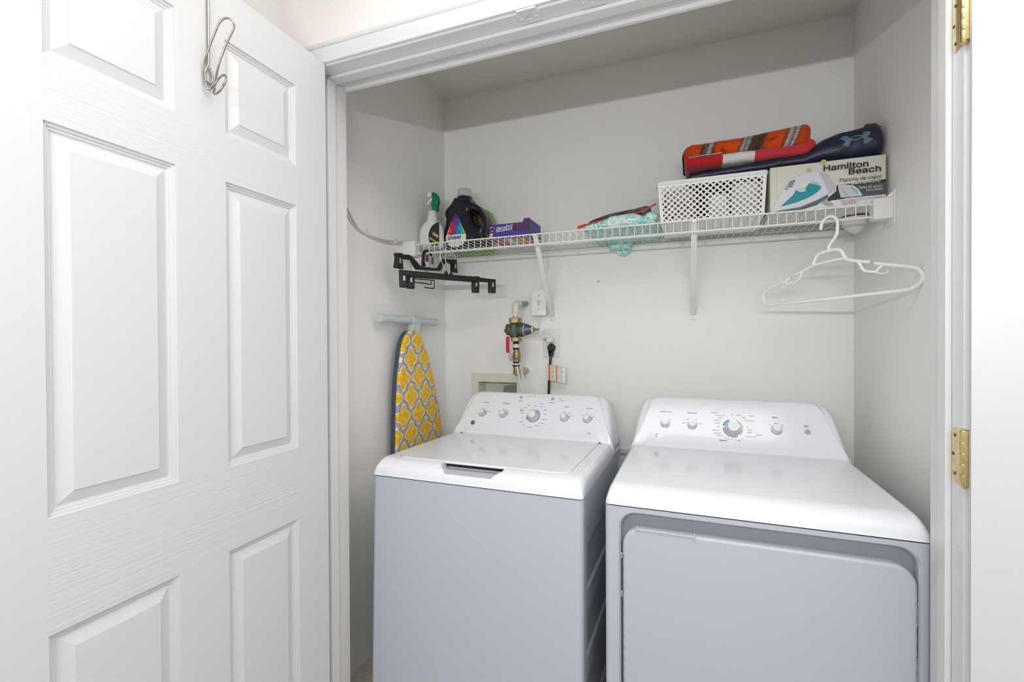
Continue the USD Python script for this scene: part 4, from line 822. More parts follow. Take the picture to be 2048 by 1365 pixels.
tc = thing('cloth', 'crumpled teal and white cloth lying on the shelf left of the basket', 'cloth', (.78, .80, DK))
ctop = lambda v: np.c_[v[:, 0], v[:, 1], DK + .0006 + (v[:, 2] - DK - .0006) * np.interp(v[:, 0], [.63, .68, .76, .83, .86, .89, .91], [.10, .5, 1.0, 1.05, .72, .85, .8])]
part(tc, 'cloth_body', cloth(warp(rbox(.640, .908, .662, .985, DK + .0006, 1.690, (.03, .035, .022), 54), ctop), .009, 22, 41, DK + .0006), TE, 60)
part(tc, 'cloth_fold', cloth(rbox(.870, .912, .664, .74, 1.655, 1.690, (.018, .02, .016), 20), .004, 60, 43, 1.65), TE, 60)
part(tc, 'hanging_edge', cloth(warp(rbox(.690, .800, .965, .9955, 1.604, 1.662, (.012, .012, .016), 34), lambda v: np.c_[v[:, 0] + .35 * (1.662 - v[:, 2]) * np.where(v[:, 0] > .745, -1, .3), v[:, 1], v[:, 2] + .016 * np.sin((v[:, 0] - .69) * 55) * (1.662 - v[:, 2]) / .058]), .007, 42, 45), TE, 60)
zb = thing('zip_bag', 'clear zip bag of grey things with a red zipper strip on the teal cloth', 'zip bag', (.76, .80, 1.69))
plast = usdkit.material(stage, '/World/Looks/clear_film', {'t': ('transparent_bsdf', {'color': (.95, .95, .96)}), 'g': ('glossy_bsdf', {'color': (.9, .9, .92), 'roughness': .18}), 'f': ('fresnel', {'IOR': 1.9}), 'm': ('mix_closure', {})}, [('f.fac', 'm.fac'), ('t.BSDF', 'm.closure1'), ('g.BSDF', 'm.closure2')], surface='m.closure')
sag = lambda v: np.c_[v[:, 0], v[:, 1], v[:, 2] + np.interp(v[:, 0], [.60, .66, .74, .82, .91], [-.026, -.012, .006, .012, .036])]
part(zb, 'bag_film', noisy(warp(rbox(.640, .880, .770, .930, 1.7020, 1.7230, (.04, .03, .0105), 40), sag), .003, 30, 51), plast, 60)
part(zb, 'contents', noisy(warp(rbox(.660, .845, .790, .915, 1.7045, 1.7190, (.05, .03, .007), 34), sag), .003, 40, 53), mat('grey_contents', (96, 98, 112), .4, var=.5, vscale=50), 60)
zp = spline([(.612, .752, 1.676), (.640, .752, 1.682), (.70, .754, 1.694), (.76, .756, 1.705), (.82, .758, 1.711), (.86, .758, 1.720), (.905, .757, 1.738)], 8)
def strip(p, h, d): return cat([hull([q + np.array([0, sy * d, sz * h]) for q in (p[i], p[i + 1]) for sy in (-1, 1) for sz in (-1, 1)]) for i in range(len(p) - 1)])
part(zb, 'zipper_strip', strip(zp, .0034, .0014), mat('zip_red', (196, 52, 50), .35), 50)
part(zb, 'zip_slider', strip(np.array([(.606, .750, 1.674), (.622, .750, 1.677), (.636, .750, 1.680)]), .0052, .003), mat('slider_red', (222, 36, 28), .35), 50)

# white mesh pouch under the right end of the shelf
mp = thing('mesh_pouch', 'small white mesh pouch hanging below the right end of the shelf', 'pouch', (1.542, .80, 1.58))
ang = np.linspace(0, 2 * np.pi, 73)[:-1]; V, F = [], []
for i, (r, z) in enumerate([(.040, 1.6325), (.041, 1.626), (.038, 1.617), (.033, 1.607), (.026, 1.597), (.016, 1.588), (.006, 1.582), (.0005, 1.580)]):
    for q in ang: V.append((1.542 + (r * (1 + .05 * math.sin(12 * q + i))) * math.cos(q), .80 + (r * .9 * (1 + .05 * math.sin(12 * q + i))) * math.sin(q), z))
for i in range(7):
    for j in range(72): p, q = i * 72 + j, i * 72 + (j + 1) % 72; F += [(p, p + 72, q + 72), (p, q + 72, q)]
part(mp, 'pouch_body', trimesh.Trimesh(V, F, process=False), fabric('mesh_white', {'c': ('wave_texture', {'scale': 110.0, 'bands_direction': 'z', 'distortion': 2.0}), 'r': ('rgb_ramp', {'ramp': [(0, lin((196, 194, 190))), (1, lin((240, 238, 234)))]})}, [('gp.position', 'c.vector'), ('c.fac', 'r.fac'), ('r.color', 'p.base_color')]), 60)
part(mp, 'drawstring_rim', tube([(1.542 + .041 * math.cos(q), .80 + .037 * math.sin(q), 1.6318) for q in ang], .0026, 8, closed=True), mat('mesh_hem', (236, 234, 230), .8), True)

# ------------------------------------------------------------------ hangers
def frame(o, phi):
    """Flat outline (s, z) to the upright plane through (o) with direction phi."""
    d = np.array([math.cos(phi), math.sin(phi), 0]); return lambda P, off=0.0: np.array([np.array([o[0], o[1], 0]) + d * s + np.array([0, 0, z]) + np.array([math.sin(phi), -math.cos(phi), 0]) * off for s, z in P])
def wtube(p, r, n): return tube(p, r * 1.15, n)
# white tubular hanger, leaning a little towards the wall at its right end
WH = mat('hanger_white', (240, 240, 242), .3)
wf = frame((1.428, .6256), math.radians(-47))
wh = thing('clothes_hanger', 'white tubular plastic hanger on the right end of the shelf rail', 'hanger', (1.4375, .645, 1.36))
wsp = lambda P, n=6, closed=False: spline(wf(P), n, closed)
part(wh, 'hook', wtube(wsp([(-.0268, 1.572), (-.0262, 1.584), (-.019, 1.600), (-.002, 1.6075), (.014, 1.603), (.0235, 1.588), (.0240, 1.566), (.0215, 1.5487), (.0136, 1.5363), (.000, 1.519), (-.0025, 1.509), (-.002, 1.500)]), .0040, 12), WH, True)
part(wh, 'shoulder', wtube(wsp([(-.0510, 1.4650), (-.0470, 1.480), (-.0400, 1.4915), (-.0283, 1.4985), (.0037, 1.5030), (.0280, 1.5000), (.0385, 1.490), (.0460, 1.4745), (.0560, 1.4655), (.0795, 1.4580), (.1159, 1.4490)]), .0044, 12), WH, True)
part(wh, 'cross_bar', wtube(wsp([(-.1175, 1.4402), (-.0772, 1.4548), (-.0500, 1.4640), (-.0078, 1.4690), (.0289, 1.4715), (.0500, 1.4690)]), .0034, 12), WH, True)
part(wh, 'frame', wtube(wsp([(-.1292, 1.4339), (-.16, 1.4218), (-.2110, 1.4030), (-.2290, 1.3920), (-.2344, 1.3780), (-.2325, 1.3640), (-.2230, 1.3525), (-.2050, 1.3490), (-.10, 1.3505), (.0, 1.3530), (.10, 1.3565), (.2000, 1.3600), (.2230, 1.3655), (.2390, 1.3790), (.2423, 1.3930), (.2370, 1.4080), (.2220, 1.4185), (.1700, 1.4330), (.1269, 1.4438)]), .0044, 12), WH, True)
part(wh, 'strap_notch', wtube(wsp([(.0800, 1.457), (.0880, 1.4480), (.0940, 1.4350), (.1040, 1.4255), (.1290, 1.4200), (.1395, 1.4290), (.1506, 1.4360)]), .0036, 10), WH, True)
part(wh, 'strap_notch', wtube(wsp([(-.0880, 1.4500), (-.0945, 1.4340), (-.1020, 1.4235), (-.1126, 1.4180), (-.1393, 1.4130), (-.1470, 1.4200), (-.1560, 1.4225)]), .0030, 10), WH, True)
part(wh, 'small_hook', wtube(wsp([(.1300, 1.4180), (.1400, 1.4140), (.1529, 1.4120), (.1600, 1.4150), (.1622, 1.4200)]), .0018, 8), WH, True)
part(wh, 'small_hook', wtube(wsp([(-.1380, 1.4120), (-.1500, 1.4045), (-.1600, 1.4045), (-.1640, 1.4090)]), .0016, 8), WH, True)

# black plastic clip hanger
def flatpart(t, name, P, F, th, r, m, off=0.0, smooth=50, curve=0):
    pl = Polygon(P).buffer(0)
    if curve: pl = pl.buffer(-curve).buffer(2 * curve).buffer(-curve)
    q = pillow(pl, th, r, rings=3, seg=.006); v = np.array(q.vertices); W_ = np.array([F([(s, z)], off - th / 2 + n)[0] for s, z, n in v]); f = q.faces
    mm = trimesh.Trimesh(W_, f, process=False)
    if mm.volume < 0: mm.invert()
    return part(t, name, mm, m, smooth)
uf = frame((-.0234, .6456), math.radians(84.28))
uh = thing('clip_hanger', 'black plastic clip hanger hooked on the left end of the shelf, above the other', 'hanger', (-.0234, .6456, 1.51))
flatpart(uh, 'hanger_body', [(-.196, 1.565), (-.118, 1.5735), (-.098, 1.5685), (-.044, 1.5370), (.0700, 1.5430), (.0856, 1.5553), (.1060, 1.5850), (.1240, 1.5930), (.2020, 1.6005), (.2050, 1.5840), (.1793, 1.5760), (.1600, 1.5790), (.1305, 1.5745), (.0960, 1.5340), (-.0741, 1.5185), (-.1111, 1.5530), (-.1620, 1.5490), (-.190, 1.552)], uf, .009, .003, BLACKP, curve=.003)
flatpart(uh, 'hook', [(-.036, 1.537), (-.0340, 1.5650), (-.0307, 1.5950), (-.0150, 1.6095), (.0057, 1.6150), (.0225, 1.6095), (.0387, 1.5960), (.0310, 1.5885), (.0190, 1.5985), (.0057, 1.6035), (-.0076, 1.6000), (-.0155, 1.5880), (-.0165, 1.5590), (-.0060, 1.5420)], uf, .008, .003, BLACKP, curve=.002)
CL = mat('clip_metal', (196, 198, 202), .25, metal=.7)
for s0, z0, z1 in ((-.181, 1.510, 1.572), (.205, 1.541, 1.604)):
    c_ = flatpart(uh, 'clip', [(s0 - .019, z1 - .004), (s0 + .016, z1), (s0 + .014, z1 - .014), (s0 + .019, z0 + .012), (s0 + .023, z0), (s0 - .022, z0), (s0 - .018, z0 + .018), (s0 - .014, z1 - .022)], uf, .020, .004, BLACKP, curve=.002)
    flatpart(sub(uh, c_), 'clip_spring', [(s0 - .006, z0 + .020), (s0 + .003, z0 + .020), (s0 + .002, z0 + .040), (s0 - .005, z0 + .040)], uf, .003, .001, CL, off=.0105)

# two black trouser hangers with wire hooks, one behind the other
lf = frame((.0753, .6553), math.radians(51.28))
for k, (lab, ds, off, cl) in enumerate((('black long-bar clip hanger with wire hook, nearer of the lower two', 0.0, .004, (-.196, .2015)), ('black clip hanger with folded wire arms, farther of the lower two', .0, -.024, (-.158, .1345)))):
    t = thing('skirt_hanger', lab, 'hanger', (.0753, .6553, 1.48))
    z = lambda s: 1.4945 - .012 * (s + .2)
    lo, hi = (cl[0] - .016, cl[1] + .020) if k == 0 else (cl[0] - .015, cl[1] + .017)
    hang = [(lo, z(lo) + .014), (-.08, z(-.08) + .013), (.02, z(.02) + .011), (.11, z(.11) + .011), (.135, z(.135) + .014), (.15, z(.15) + .008), (hi, z(hi) + .006), (hi, z(hi) - .010), (.11, z(.11) - .010), (-.08, z(-.08) - .009), (lo, z(lo) - .009)]
    flatpart(t, 'bar', hang, lf, .011, .003, BLACKP, off=off, curve=.0015)
    for s0 in cl:
        zt = z(s0); w = .016
        c_ = flatpart(t, 'clip', [(s0 - w * .86, zt - .002), (s0 + w * .86, zt - .002), (s0 + w, zt - .020), (s0 + w * .95, zt - .056), (s0 - w * .9, zt - .056), (s0 - w, zt - .020)], lf, .022, .004, BLACKP, off=off + .004, curve=.002)
        flatpart(sub(t, c_), 'clip_spring', [(s0 - .0045, zt - .030), (s0 + .0045, zt - .030), (s0 + .004, zt - .010), (s0 - .004, zt - .010)], lf, .003, .001, CL, off=off + .0158)
        flatpart(sub(t, c_), 'grip_pad', [(s0 - .011, zt - .052), (s0 + .010, zt - .052), (s0 + .011, zt - .034), (s0 - .011, zt - .034)], lf, .002, .0008, mat('grip_black', (30, 30, 36), .35), off=off + .0156)
    b0 = 0.0 if k == 1 else -.0175 + .017
    sx_ = (-.0125, .0215)[k]
    flatpart(t, 'hook_collar', [(sx_ - .011, 1.500), (sx_ - .0035, 1.5175), (sx_ + .0035, 1.5175), (sx_ + .011, 1.500)], lf, .009, .003, BLACKP, off=off)
    hk = [(sx_ - .001, 1.512), (sx_ - .012, 1.5390), (sx_ - .0225, 1.5600), (sx_ - .0260, 1.580), (sx_ - .0190, 1.5965), (sx_ - .004, 1.6045), (sx_ + .012, 1.5960), (sx_ + .0225, 1.5840)]
    part(t, 'wire_hook', tube(spline(lf(hk, off), 6), .0017, 8), mat('bright_wire', (226, 228, 230), .25, metal=.6), True)
    if k == 1:
        for zz, L in ((1.4785, -.058), (1.4630, -.0735)):
            pass
        part(t, 'wire_arm', tube(spline(lf([(-.150, 1.4790), (-.10, 1.4780), (-.0600, 1.4765), (-.0585, 1.4735), (-.0592, 1.4470), (-.0610, 1.4440), (-.0660, 1.4435), (-.1020, 1.4460)], off + .012), 4), .0022, 8), BLACKP, True)
        part(t, 'wire_arm', tube(spline(lf([(-.150, 1.4650), (-.10, 1.4620), (-.0760, 1.4605), (-.0725, 1.4625), (-.0720, 1.4700), (-.0725, 1.4770)], off + .012), 4), .0022, 8), BLACKP, True)
# printed cards tucked behind the upper hanger
tg = thing('paper_tag', 'white paper tag with a purple edge hanging behind the upper black hanger', 'tag', (-.07, .70, 1.52))
part(tg, 'card', box(-.132, -.050, .6985, .7000, 1.528, 1.600, .0004), WHITEINK)
part(tg, 'purple_edge', box(-.062, -.047, .6975, .6985, 1.572, 1.602, .0002), mat('tag_purple', (112, 62, 92), .5))
part(tg, 'orange_patch', box(-.066, -.051, .6975, .6985, 1.528, 1.548, .0002), mat('tag_tan', (210, 176, 146), .5))
part(tg, 'tag_tie', tube([(-.09, .6992, 1.599), (-.09, .672, 1.634), (-.088, .672, 1.6375)], .0008, 6), WIREW)
part(tg, 'olive_patch', box(-.033, -.021, .6985, .7000, 1.560, 1.590, .0004), mat('tag_olive', (84, 92, 62), .5))

# ------------------------------------------------------------------ ironing board on the left wall
ibd = thing('ironing_board', 'ironing board with a yellow and grey quatrefoil cover hung nose-up beside the washer', 'ironing board', (XL, .68, .05))
bp = Polygon([(.607, 1.272), (.585, 1.266), (.560, 1.246), (.538, 1.208), (.521, 1.140), (.508, 1.07), (.498, .96), (.494, .86), (.490, .76), (.486, .40), (.486, .08), (.870, .08), (.872, .60), (.858, .756), (.830, .895), (.795, 1.000), (.762, 1.092), (.730, 1.160), (.699, 1.208), (.672, 1.244), (.645, 1.265)])
bp = Polygon(spline(np.array(bp.exterior.coords)[:-1], 4, closed=True))
def quatre():
    n = {'gp': ('geometry', {}), 's': ('separate_xyz', {}), 'nz': ('noise_texture', {'scale': 170.0, 'detail': 2.0}), 'nc': ('separate_color', {}),
         'jy': ('math', {'math_type': 'multiply_add', 'value2': .007}), 'jz': ('math', {'math_type': 'multiply_add', 'value2': .011}),
         'uu': ('math', {'math_type': 'multiply', 'value2': 1 / .112}), 'vv': ('math', {'math_type': 'multiply', 'value2': 1 / .156}), 'p': ('principled_bsdf', {'roughness': .85, 'sheen_weight': .2, 'specular_ior_level': .2})}
    L = [('gp.position', 's.vector'), ('gp.position', 'nz.vector'), ('nz.color', 'nc.color'), ('nc.r', 'jy.value1'), ('s.y', 'jy.value3'), ('nc.g', 'jz.value1'), ('s.z', 'jz.value3'), ('jy.value', 'uu.value1'), ('jz.value', 'vv.value1')]
    outs = []
    for k, (ou, ov) in enumerate(((.70, .59), (.20, .09))):
        def m(name, typ, *ins):
            d = {'math_type': typ}
            for i, v in enumerate(ins, 1):
                if isinstance(v, str): L.append((v, f'{name}{k}.value{i}'))
                else: d[f'value{i}'] = v
            n[f'{name}{k}'] = ('math', d); return f'{name}{k}.value'
        dx = m('sx', 'subtract', m('fx', 'fraction', m('ax', 'add', 'uu.value', ou)), .5); dz = m('sz2', 'multiply', m('sz', 'subtract', m('fz', 'fraction', m('az', 'add', 'vv.value', ov)), .5), 1.3)
        x2, z2 = m('x2', 'multiply', dx, dx), m('z2', 'multiply', dz, dz); r2 = m('r2', 'add', x2, z2); r = m('r', 'sqrt', r2)
        c = m('c', 'divide', m('xz', 'multiply', x2, z2), m('r4', 'maximum', m('r22', 'multiply', r2, r2), 1e-6))
        den = m('den', 'multiply_add', c, -1.9, 1.32); outs.append(m('q', 'divide', r, den))
    n['mn'] = ('math', {'math_type': 'minimum'}); L += [(outs[0], 'mn.value1'), (outs[1], 'mn.value2')]
    n['fine'] = ('noise_texture', {'scale': 60.0, 'detail': 3.0}); n['yr'] = ('rgb_ramp', {'ramp': [(.35, lin((224, 168, 14))), (.65, lin((246, 204, 36)))]})
    n['gr'] = ('rgb_ramp', {'ramp': [(.35, lin((152, 150, 152))), (.65, lin((176, 174, 176)))]})
    n['m1'] = ('rgb_ramp', {'interpolate': False, 'ramp': [(0, (0, 0, 0)), (.300, (1, 1, 1))]}); n['m2'] = ('rgb_ramp', {'interpolate': False, 'ramp': [(0, (0, 0, 0)), (.338, (1, 1, 1))]})
    n['x1'] = ('mix_color', {'b': lin((240, 226, 206))}); n['x2c'] = ('mix_color', {})
    L += [('mn.value', 'm1.fac'), ('mn.value', 'm2.fac'), ('gp.position', 'fine.vector'), ('fine.fac', 'yr.fac'), ('fine.fac', 'gr.fac'), ('yr.color', 'x1.a'), ('m1.color', 'x1.fac'), ('x1.result', 'x2c.a'), ('gr.color', 'x2c.b'), ('m2.color', 'x2c.fac'), ('x2c.result', 'p.base_color')]
    return usdkit.material(stage, '/World/Looks/quatrefoil_print', n, L, surface='p.BSDF')
YZ = lambda m, x: place(m, (x, 0, 0), (0, 1, 0), (0, 0, 1))       # outline (y, z); its front faces +x
part(ibd, 'cover', YZ(pillow(bp, .018, .0085, rings=5, seg=.012), -.0860), quatre(), 50)
part(ibd, 'deck', YZ(extr(bp.buffer(-.004), .020), -.1050), mat('board_underside', (66, 74, 92), .6))
TUB = mat('pale_blue_tube', (196, 210, 214), .35)
part(ibd, 'foot_tube', tube([(-.0935, .432, 1.3145), (-.0935, .62, 1.3145), (-.0935, .81, 1.3120)], .0160, 24), TUB, 40)
for y, s, z in ((.424, -1, 1.3145), (.818, 1, 1.3118)):
    part(ibd, 'end_cap', lathe([(0, -.012), (.0175, -.012), (.0188, -.009), (.0188, .010), (.0165, .014), (0, .015)], 24, (-.0935, y, z), (0, s, 0)), TUB, 40)
part(ibd, 'tee_clamp', lathe([(.0165, -.034), (.0195, -.032), (.0200, 0), (.0195, .032), (.0165, .034)], 28, (-.0935, .660, 1.3140), (0, 1, 0)), TUB, 40)
part(ibd, 'tee_leg', hull([(-.0935 + dx, .66 + dy, 1.308) for dx in (-.012, .014) for dy in (-.030, .030)] + [(-.0960 + dx, .648 + dy, 1.235) for dx in (-.006, .010) for dy in (-.022, .022)]), TUB, 40)
part(ibd, 'leg_tube', tube([(-.113, .665, 1.28), (-.113, .67, .9), (-.113, .68, .12)], .0085, 14), TUB, 40)

# ------------------------------------------------------------------ on the back wall
ob_ = thing('washer_outlet_box', 'recessed cream plumbing box in the wall behind the washer', 'outlet box', (.15, D, .87))
OB = mat('box_cream', (228, 226, 214), .4)
fr_ = sbox(.010, .85, .268, 1.064).difference(sbox(hx0, hz0, hx1, hz1)); m = extr(fr_, .005); part(ob_, 'frame', XZ(m, D), OB)
e = .0025
part(ob_, 'recess', cat(box(hx0, hx0 + e, D - .004, D + .085, hz0, hz1), box(hx1 - e, hx1, D - .004, D + .085, hz0, hz1), box(hx0, hx1, D - .004, D + .085, hz1 - e, hz1), box(hx0, hx1, D - .004, D + .085, hz0, hz0 + e), box(hx0, hx1, D + .082, D + .085, hz0, hz1)), OB)
cd = thing('card', 'grey printed card lying in the recessed plumbing box', 'card', (.18, D + .05, .97))
part(cd, 'card_sheet', hull([(.140, D + .070, .885), (.222, D + .070, .885), (.150, D + .079, .996), (.226, D + .079, 1.004), (.140, D + .0712, .885), (.222, D + .0712, .885), (.150, D + .080, .996), (.226, D + .080, 1.004)]), mat('card_grey', (150, 152, 156), .6))

vl = thing('water_valve', 'green brass pressure valve on a white pipe with a red lever', 'valve', (.30, .86, 1.07))
BRZ = mat('bronze_green', (92, 100, 84), .45, metal=.55, var=.3, vscale=40); BRS = mat('old_brass', (150, 132, 92), .4, metal=.7, var=.25, vscale=60); PW = mat('pipe_white', (214, 213, 206), .5, var=.08, vscale=30)
GALV = mat('galvanised', (176, 178, 172), .45, metal=.5, var=.2, vscale=80); RUB = mat('rubber_black', (34, 36, 36), .6)
px, py = .2985, .862
part(vl, 'wall_pipe', tube([(px, D, 1.398), (px, .93, 1.393), (px, py + .012, 1.388)], .0125, 18), GALV, 40)
part(vl, 'elbow', cat(tube(spline([(px, py + .034, 1.390), (px, py + .012, 1.388), (px, py + .002, 1.384), (px - .001, py, 1.370), (px - .001, py, 1.352)], 5), .0145, 18), lathe([(.0130, -.006), (.0165, -.006), (.0165, .006), (.0130, .006)], 20, (px, py + .034, 1.390), (0, 1, 0)), lathe([(.012, -.005), (.0160, -.005), (.0160, .005), (.012, .005)], 20, (px - .001, py, 1.356))), PW, 40)
part(vl, 'riser_pipe', lathe([(.0115, 1.325), (.0115, 1.354)], 20, (px - .001, py, 0)), PW, 40)
part(vl, 'riser_thread', lathe([(0, 1.318), (.0125, 1.318), (.0118, 1.322), (.0125, 1.326), (.0115, 1.332), (0, 1.332)], 20, (px - .001, py, 0)), GALV, 40)
hexa = lambda R, z0, z1, c, ch=.002: hull([(c[0] + (R - (ch if z in (z0, z1) else 0)) * math.cos(q), c[1] + (R - (ch if z in (z0, z1) else 0)) * math.sin(q), z) for q in np.radians(np.arange(0, 360, 60) + 12) for z in (z0, z0 + ch, z1 - ch, z1)])
part(vl, 'union_nut', hexa(.0275, 1.302, 1.3245, (px - .002, py)), BRS, 20)
part(vl, 'regulator_body', cat(lathe([(0, 1.238), (.019, 1.238), (.024, 1.246), (.0265, 1.262), (.0265, 1.282), (.024, 1.294), (.018, 1.301), (.018, 1.304), (0, 1.304)], 28, (px - .006, py, 0)), tube([(px - .040, py, 1.273), (px + .03, py, 1.273)], .0255, 24), box(px - .043, px + .002, py - .022, py + .022, 1.252, 1.297, .008)), BRZ, 40)
part(vl, 'side_plug', lathe([(0, 0), (.0095, 0), (.0095, .008), (.008, .010), (0, .010)], 8, (px - .042, py, 1.269), (-1, 0, 0)), BRZ, 30)
part(vl, 'bonnet_flange', lathe([(0, 0), (.0300, 0), (.0315, .003), (.0315, .012), (.030, .014), (.030, .018), (.0275, .020), (0, .020)], 32, (px + .022, py, 1.2715), (1, 0, 0)), BRZ, 40)
part(vl, 'label_ring', lathe([(.0268, .020), (.0268, .0235), (.026, .0235)], 32, (px + .022, py, 1.2715), (1, 0, 0)), PW, 40)
part(vl, 'bonnet', lathe([(.0262, .0235), (.0255, .030), (.0170, .054), (.0165, .058), (0, .058)], 32, (px + .022, py, 1.2720), (1, 0, 0)), mat('bonnet_slate', (84, 88, 106), .35, metal=.4), 40)
part(vl, 'bonnet_cap', lathe([(.0168, .055), (.0172, .056), (.0168, .0605), (0, .0605)], 28, (px + .022, py, 1.2720), (1, 0, 0)), PW, 40)
part(vl, 'adjusting_screw', cat(lathe([(0, .060), (.0085, .060), (.0085, .068), (0, .068)], 6, (px + .022, py, 1.2722), (1, 0, 0)), lathe([(0, .066), (.0042, .066), (.0042, .084), (.003, .086), (0, .086)], 12, (px + .022, py, 1.2722), (1, 0, 0))), BRS, 30)
part(vl, 'lower_nut', hexa(.0240, 1.2200, 1.2390, (px + .002, py)), BRS, 20)
for z0, z1, m_, r in ((1.2080, 1.2205, RUB, .0130), (1.1920, 1.2080, PW, .0132), (1.1830, 1.1925, RUB, .0130), (1.1230, 1.1330, RUB, .0125), (1.1150, 1.1235, PW, .0122), (1.1090, 1.1152, RUB, .0160)):
    part(vl, 'pipe_band', lathe([(0, z0), (r, z0), (r * 1.04, z0 + .001), (r * 1.04, z1 - .001), (r, z1), (0, z1)], 22, (px + .001, py, 0)), m_, 40)
part(vl, 'ball_valve', cat(lathe([(0, 1.132), (.0135, 1.132), (.0150, 1.140), (.0170, 1.150), (.0170, 1.166), (.0145, 1.176), (.0135, 1.184), (0, 1.184)], 24, (px + .004, py, 0)), hexa(.0165, 1.130, 1.142, (px + .004, py)), tube([(px + .004, py, 1.150), (px - .004, py - .030, 1.150)], .0075, 12)), BRS, 40)
part(vl, 'lever_arm', cat(hull([(px - .020 + dx, py - .031 + dy, z) for dx, z in ((-.002, 1.180), (.006, 1.180), (.000, 1.140), (.018, 1.140), (.004, 1.134), (.014, 1.134)) for dy in (-.0012, .0012)]), lathe([(0, 0), (.007, 0), (.007, .004), (.004, .006), (0, .006)], 12, (px - .012, py - .0325, 1.148), (0, -1, 0))), GALV, 30)
part(vl, 'red_lever', pillow(rrect(-.0085, 0, .0085, .072, .0075), .008, .0035, rings=3, seg=.004).apply_transform(np.array([[1, 0, .05, px - .0255], [0, 0, -1, py - .028], [.0, 1, 0, 1.1700], [0, 0, 0, 1]])), REDP, 50, label='red plastic lever sleeve')
part(vl, 'drain_elbow', cat(tube(spline([(px + .002, py, 1.110), (px + .002, py, 1.095), (px + .002, py + .002, 1.085), (px - .002, py + .02, 1.078)], 5), .0135, 16), lathe([(0, 1.072), (.0125, 1.072), (.0140, 1.080), (.0140, 1.092), (0, 1.092)], 8, (px + .001, py, 0))), BRS, 40)
part(vl, 'tape', hull([(px + .008, py - .013, 1.112), (px + .014, py - .011, 1.112), (px + .022, py - .011, 1.058), (px + .016, py - .012, 1.062), (px + .008, py - .0142, 1.112), (px + .022, py - .0122, 1.058)]), PW)
for k, (xx, yy) in enumerate(((.010, -.010), (.024, .004))): part(vl, 'drain_line', tube(spline([(px + xx, py + yy, 1.104), (px + xx + .010, py + yy, 1.05), (px + xx + .022, py + yy + .01, .98), (px + xx + .024, py + yy + .02, .90)], 6), .0032, 10), mat('clear_tubing', (216, 216, 210), .3), True)
st = thing('pipe_stub', 'capped pinkish pipe stub on the wall just right of the water valve', 'pipe', (.300, D, 1.082))
part(st, 'stub_pipe', lathe([(0, 0), (.0125, 0), (.0125, .050), (0, .050)], 20, (.302, D + .001, 1.084), (0, -1, 0)), PW, 40)
part(st, 'cap', lathe([(0, .040), (.0150, .040), (.0155, .044), (.0150, .060), (.0125, .063), (0, .0635)], 20, (.302, D, 1.084), (0, -1, 0)), mat('stub_cap', (196, 178, 164), .5, var=.15, vscale=80), 40)

# surface-mounted switch
sw = thing('light_switch', 'white toggle light switch in a surface box beside the left shelf brace', 'light switch', (.375, D, 1.335))
part(sw, 'back_box', box(.3435, .4065, .968, D, 1.342, 1.452, .004), WHITEP)
pl_ = pillow(rrect(.3385, 1.3375, .4085, 1.4570, .004), .006, .003, rings=3, seg=.01); part(sw, 'cover_plate', XZ(pl_, .969), mat('plate_white', (240, 240, 240), .3), 40)
part(sw, 'toggle_slot', box(.3680, .3790, .9620, .9632, 1.385, 1.4095), mat('toggle_ivory', (206, 200, 180), .5))
part(sw, 'toggle', hull([(.3695, .9625, 1.390), (.3775, .9625, 1.390), (.3695, .9625, 1.402), (.3775, .9625, 1.402), (.3705, .9540, 1.400), (.3765, .9540, 1.400), (.3705, .9540, 1.4055), (.3765, .9540, 1.4055)]), mat('toggle_cream', (226, 220, 202), .4), False)
for z in (1.367, 1.428): part(sw, 'screw', cat(lathe([(0, 0), (.0032, 0), (.0024, .001), (0, .0012)], 12, (.3735, .9630, z), (0, -1, 0))), mat('screw_grey', (150, 150, 148), .4, metal=.5))
# wires to and from the switch
wc = thing('switch_cable', 'thin white cable from the shelf down to the light switch', 'cable', (.395, D, 1.45))
part(wc, 'cable', tube(spline([(.392, .990, 1.452), (.389, 1.0045, 1.470), (.388, 1.0045, 1.505), (.402, 1.0045, 1.545), (.409, 1.0045, 1.600), (.401, 1.003, 1.628), (.380, .990, 1.6285), (.33, .97, 1.629), (.28, .975, 1.629)], 8), .0026, 8), WHITEP, True)
part(wc, 'cable_clip', box(.396, .408, 1.002, D, 1.622, 1.632, .002), WHITEP)
w2 = thing('plug_cable', 'short white cord from the light switch to the upper outlet socket', 'cable', (.39, D, 1.21))
part(w2, 'cord', tube(spline([(.371, .985, 1.343), (.370, .985, 1.320), (.364, .985, 1.300), (.366, .984, 1.275), (.377, .982, 1.250), (.392, .981, 1.232), (.400, .981, 1.229), (.411, .981, 1.228)], 8), .0030, 10), WHITEP, True)
part(w2, 'cord_loop', tube(spline([(.366, .990, 1.285), (.352, .995, 1.262), (.346, .998, 1.243), (.352, .999, 1.233), (.372, .999, 1.230)], 8), .0012, 8), WHITEP, True)
part(w2, 'plug', cat(box(.408, .438, .970, 1.0005, 1.2135, 1.2375, .006), lathe([(0, 0), (.013, 0), (.0115, .012), (0, .013)], 20, (.423, .971, 1.2255), (0, -1, 0))), mat('plug_white', (228, 228, 224), .35), 40)
part(w2, 'strain_relief', tube([(.390, .981, 1.231), (.400, .981, 1.2285), (.412, .981, 1.227)], [.0036, .005, .006], 10), mat('relief_grey', (168, 168, 162), .5), True)
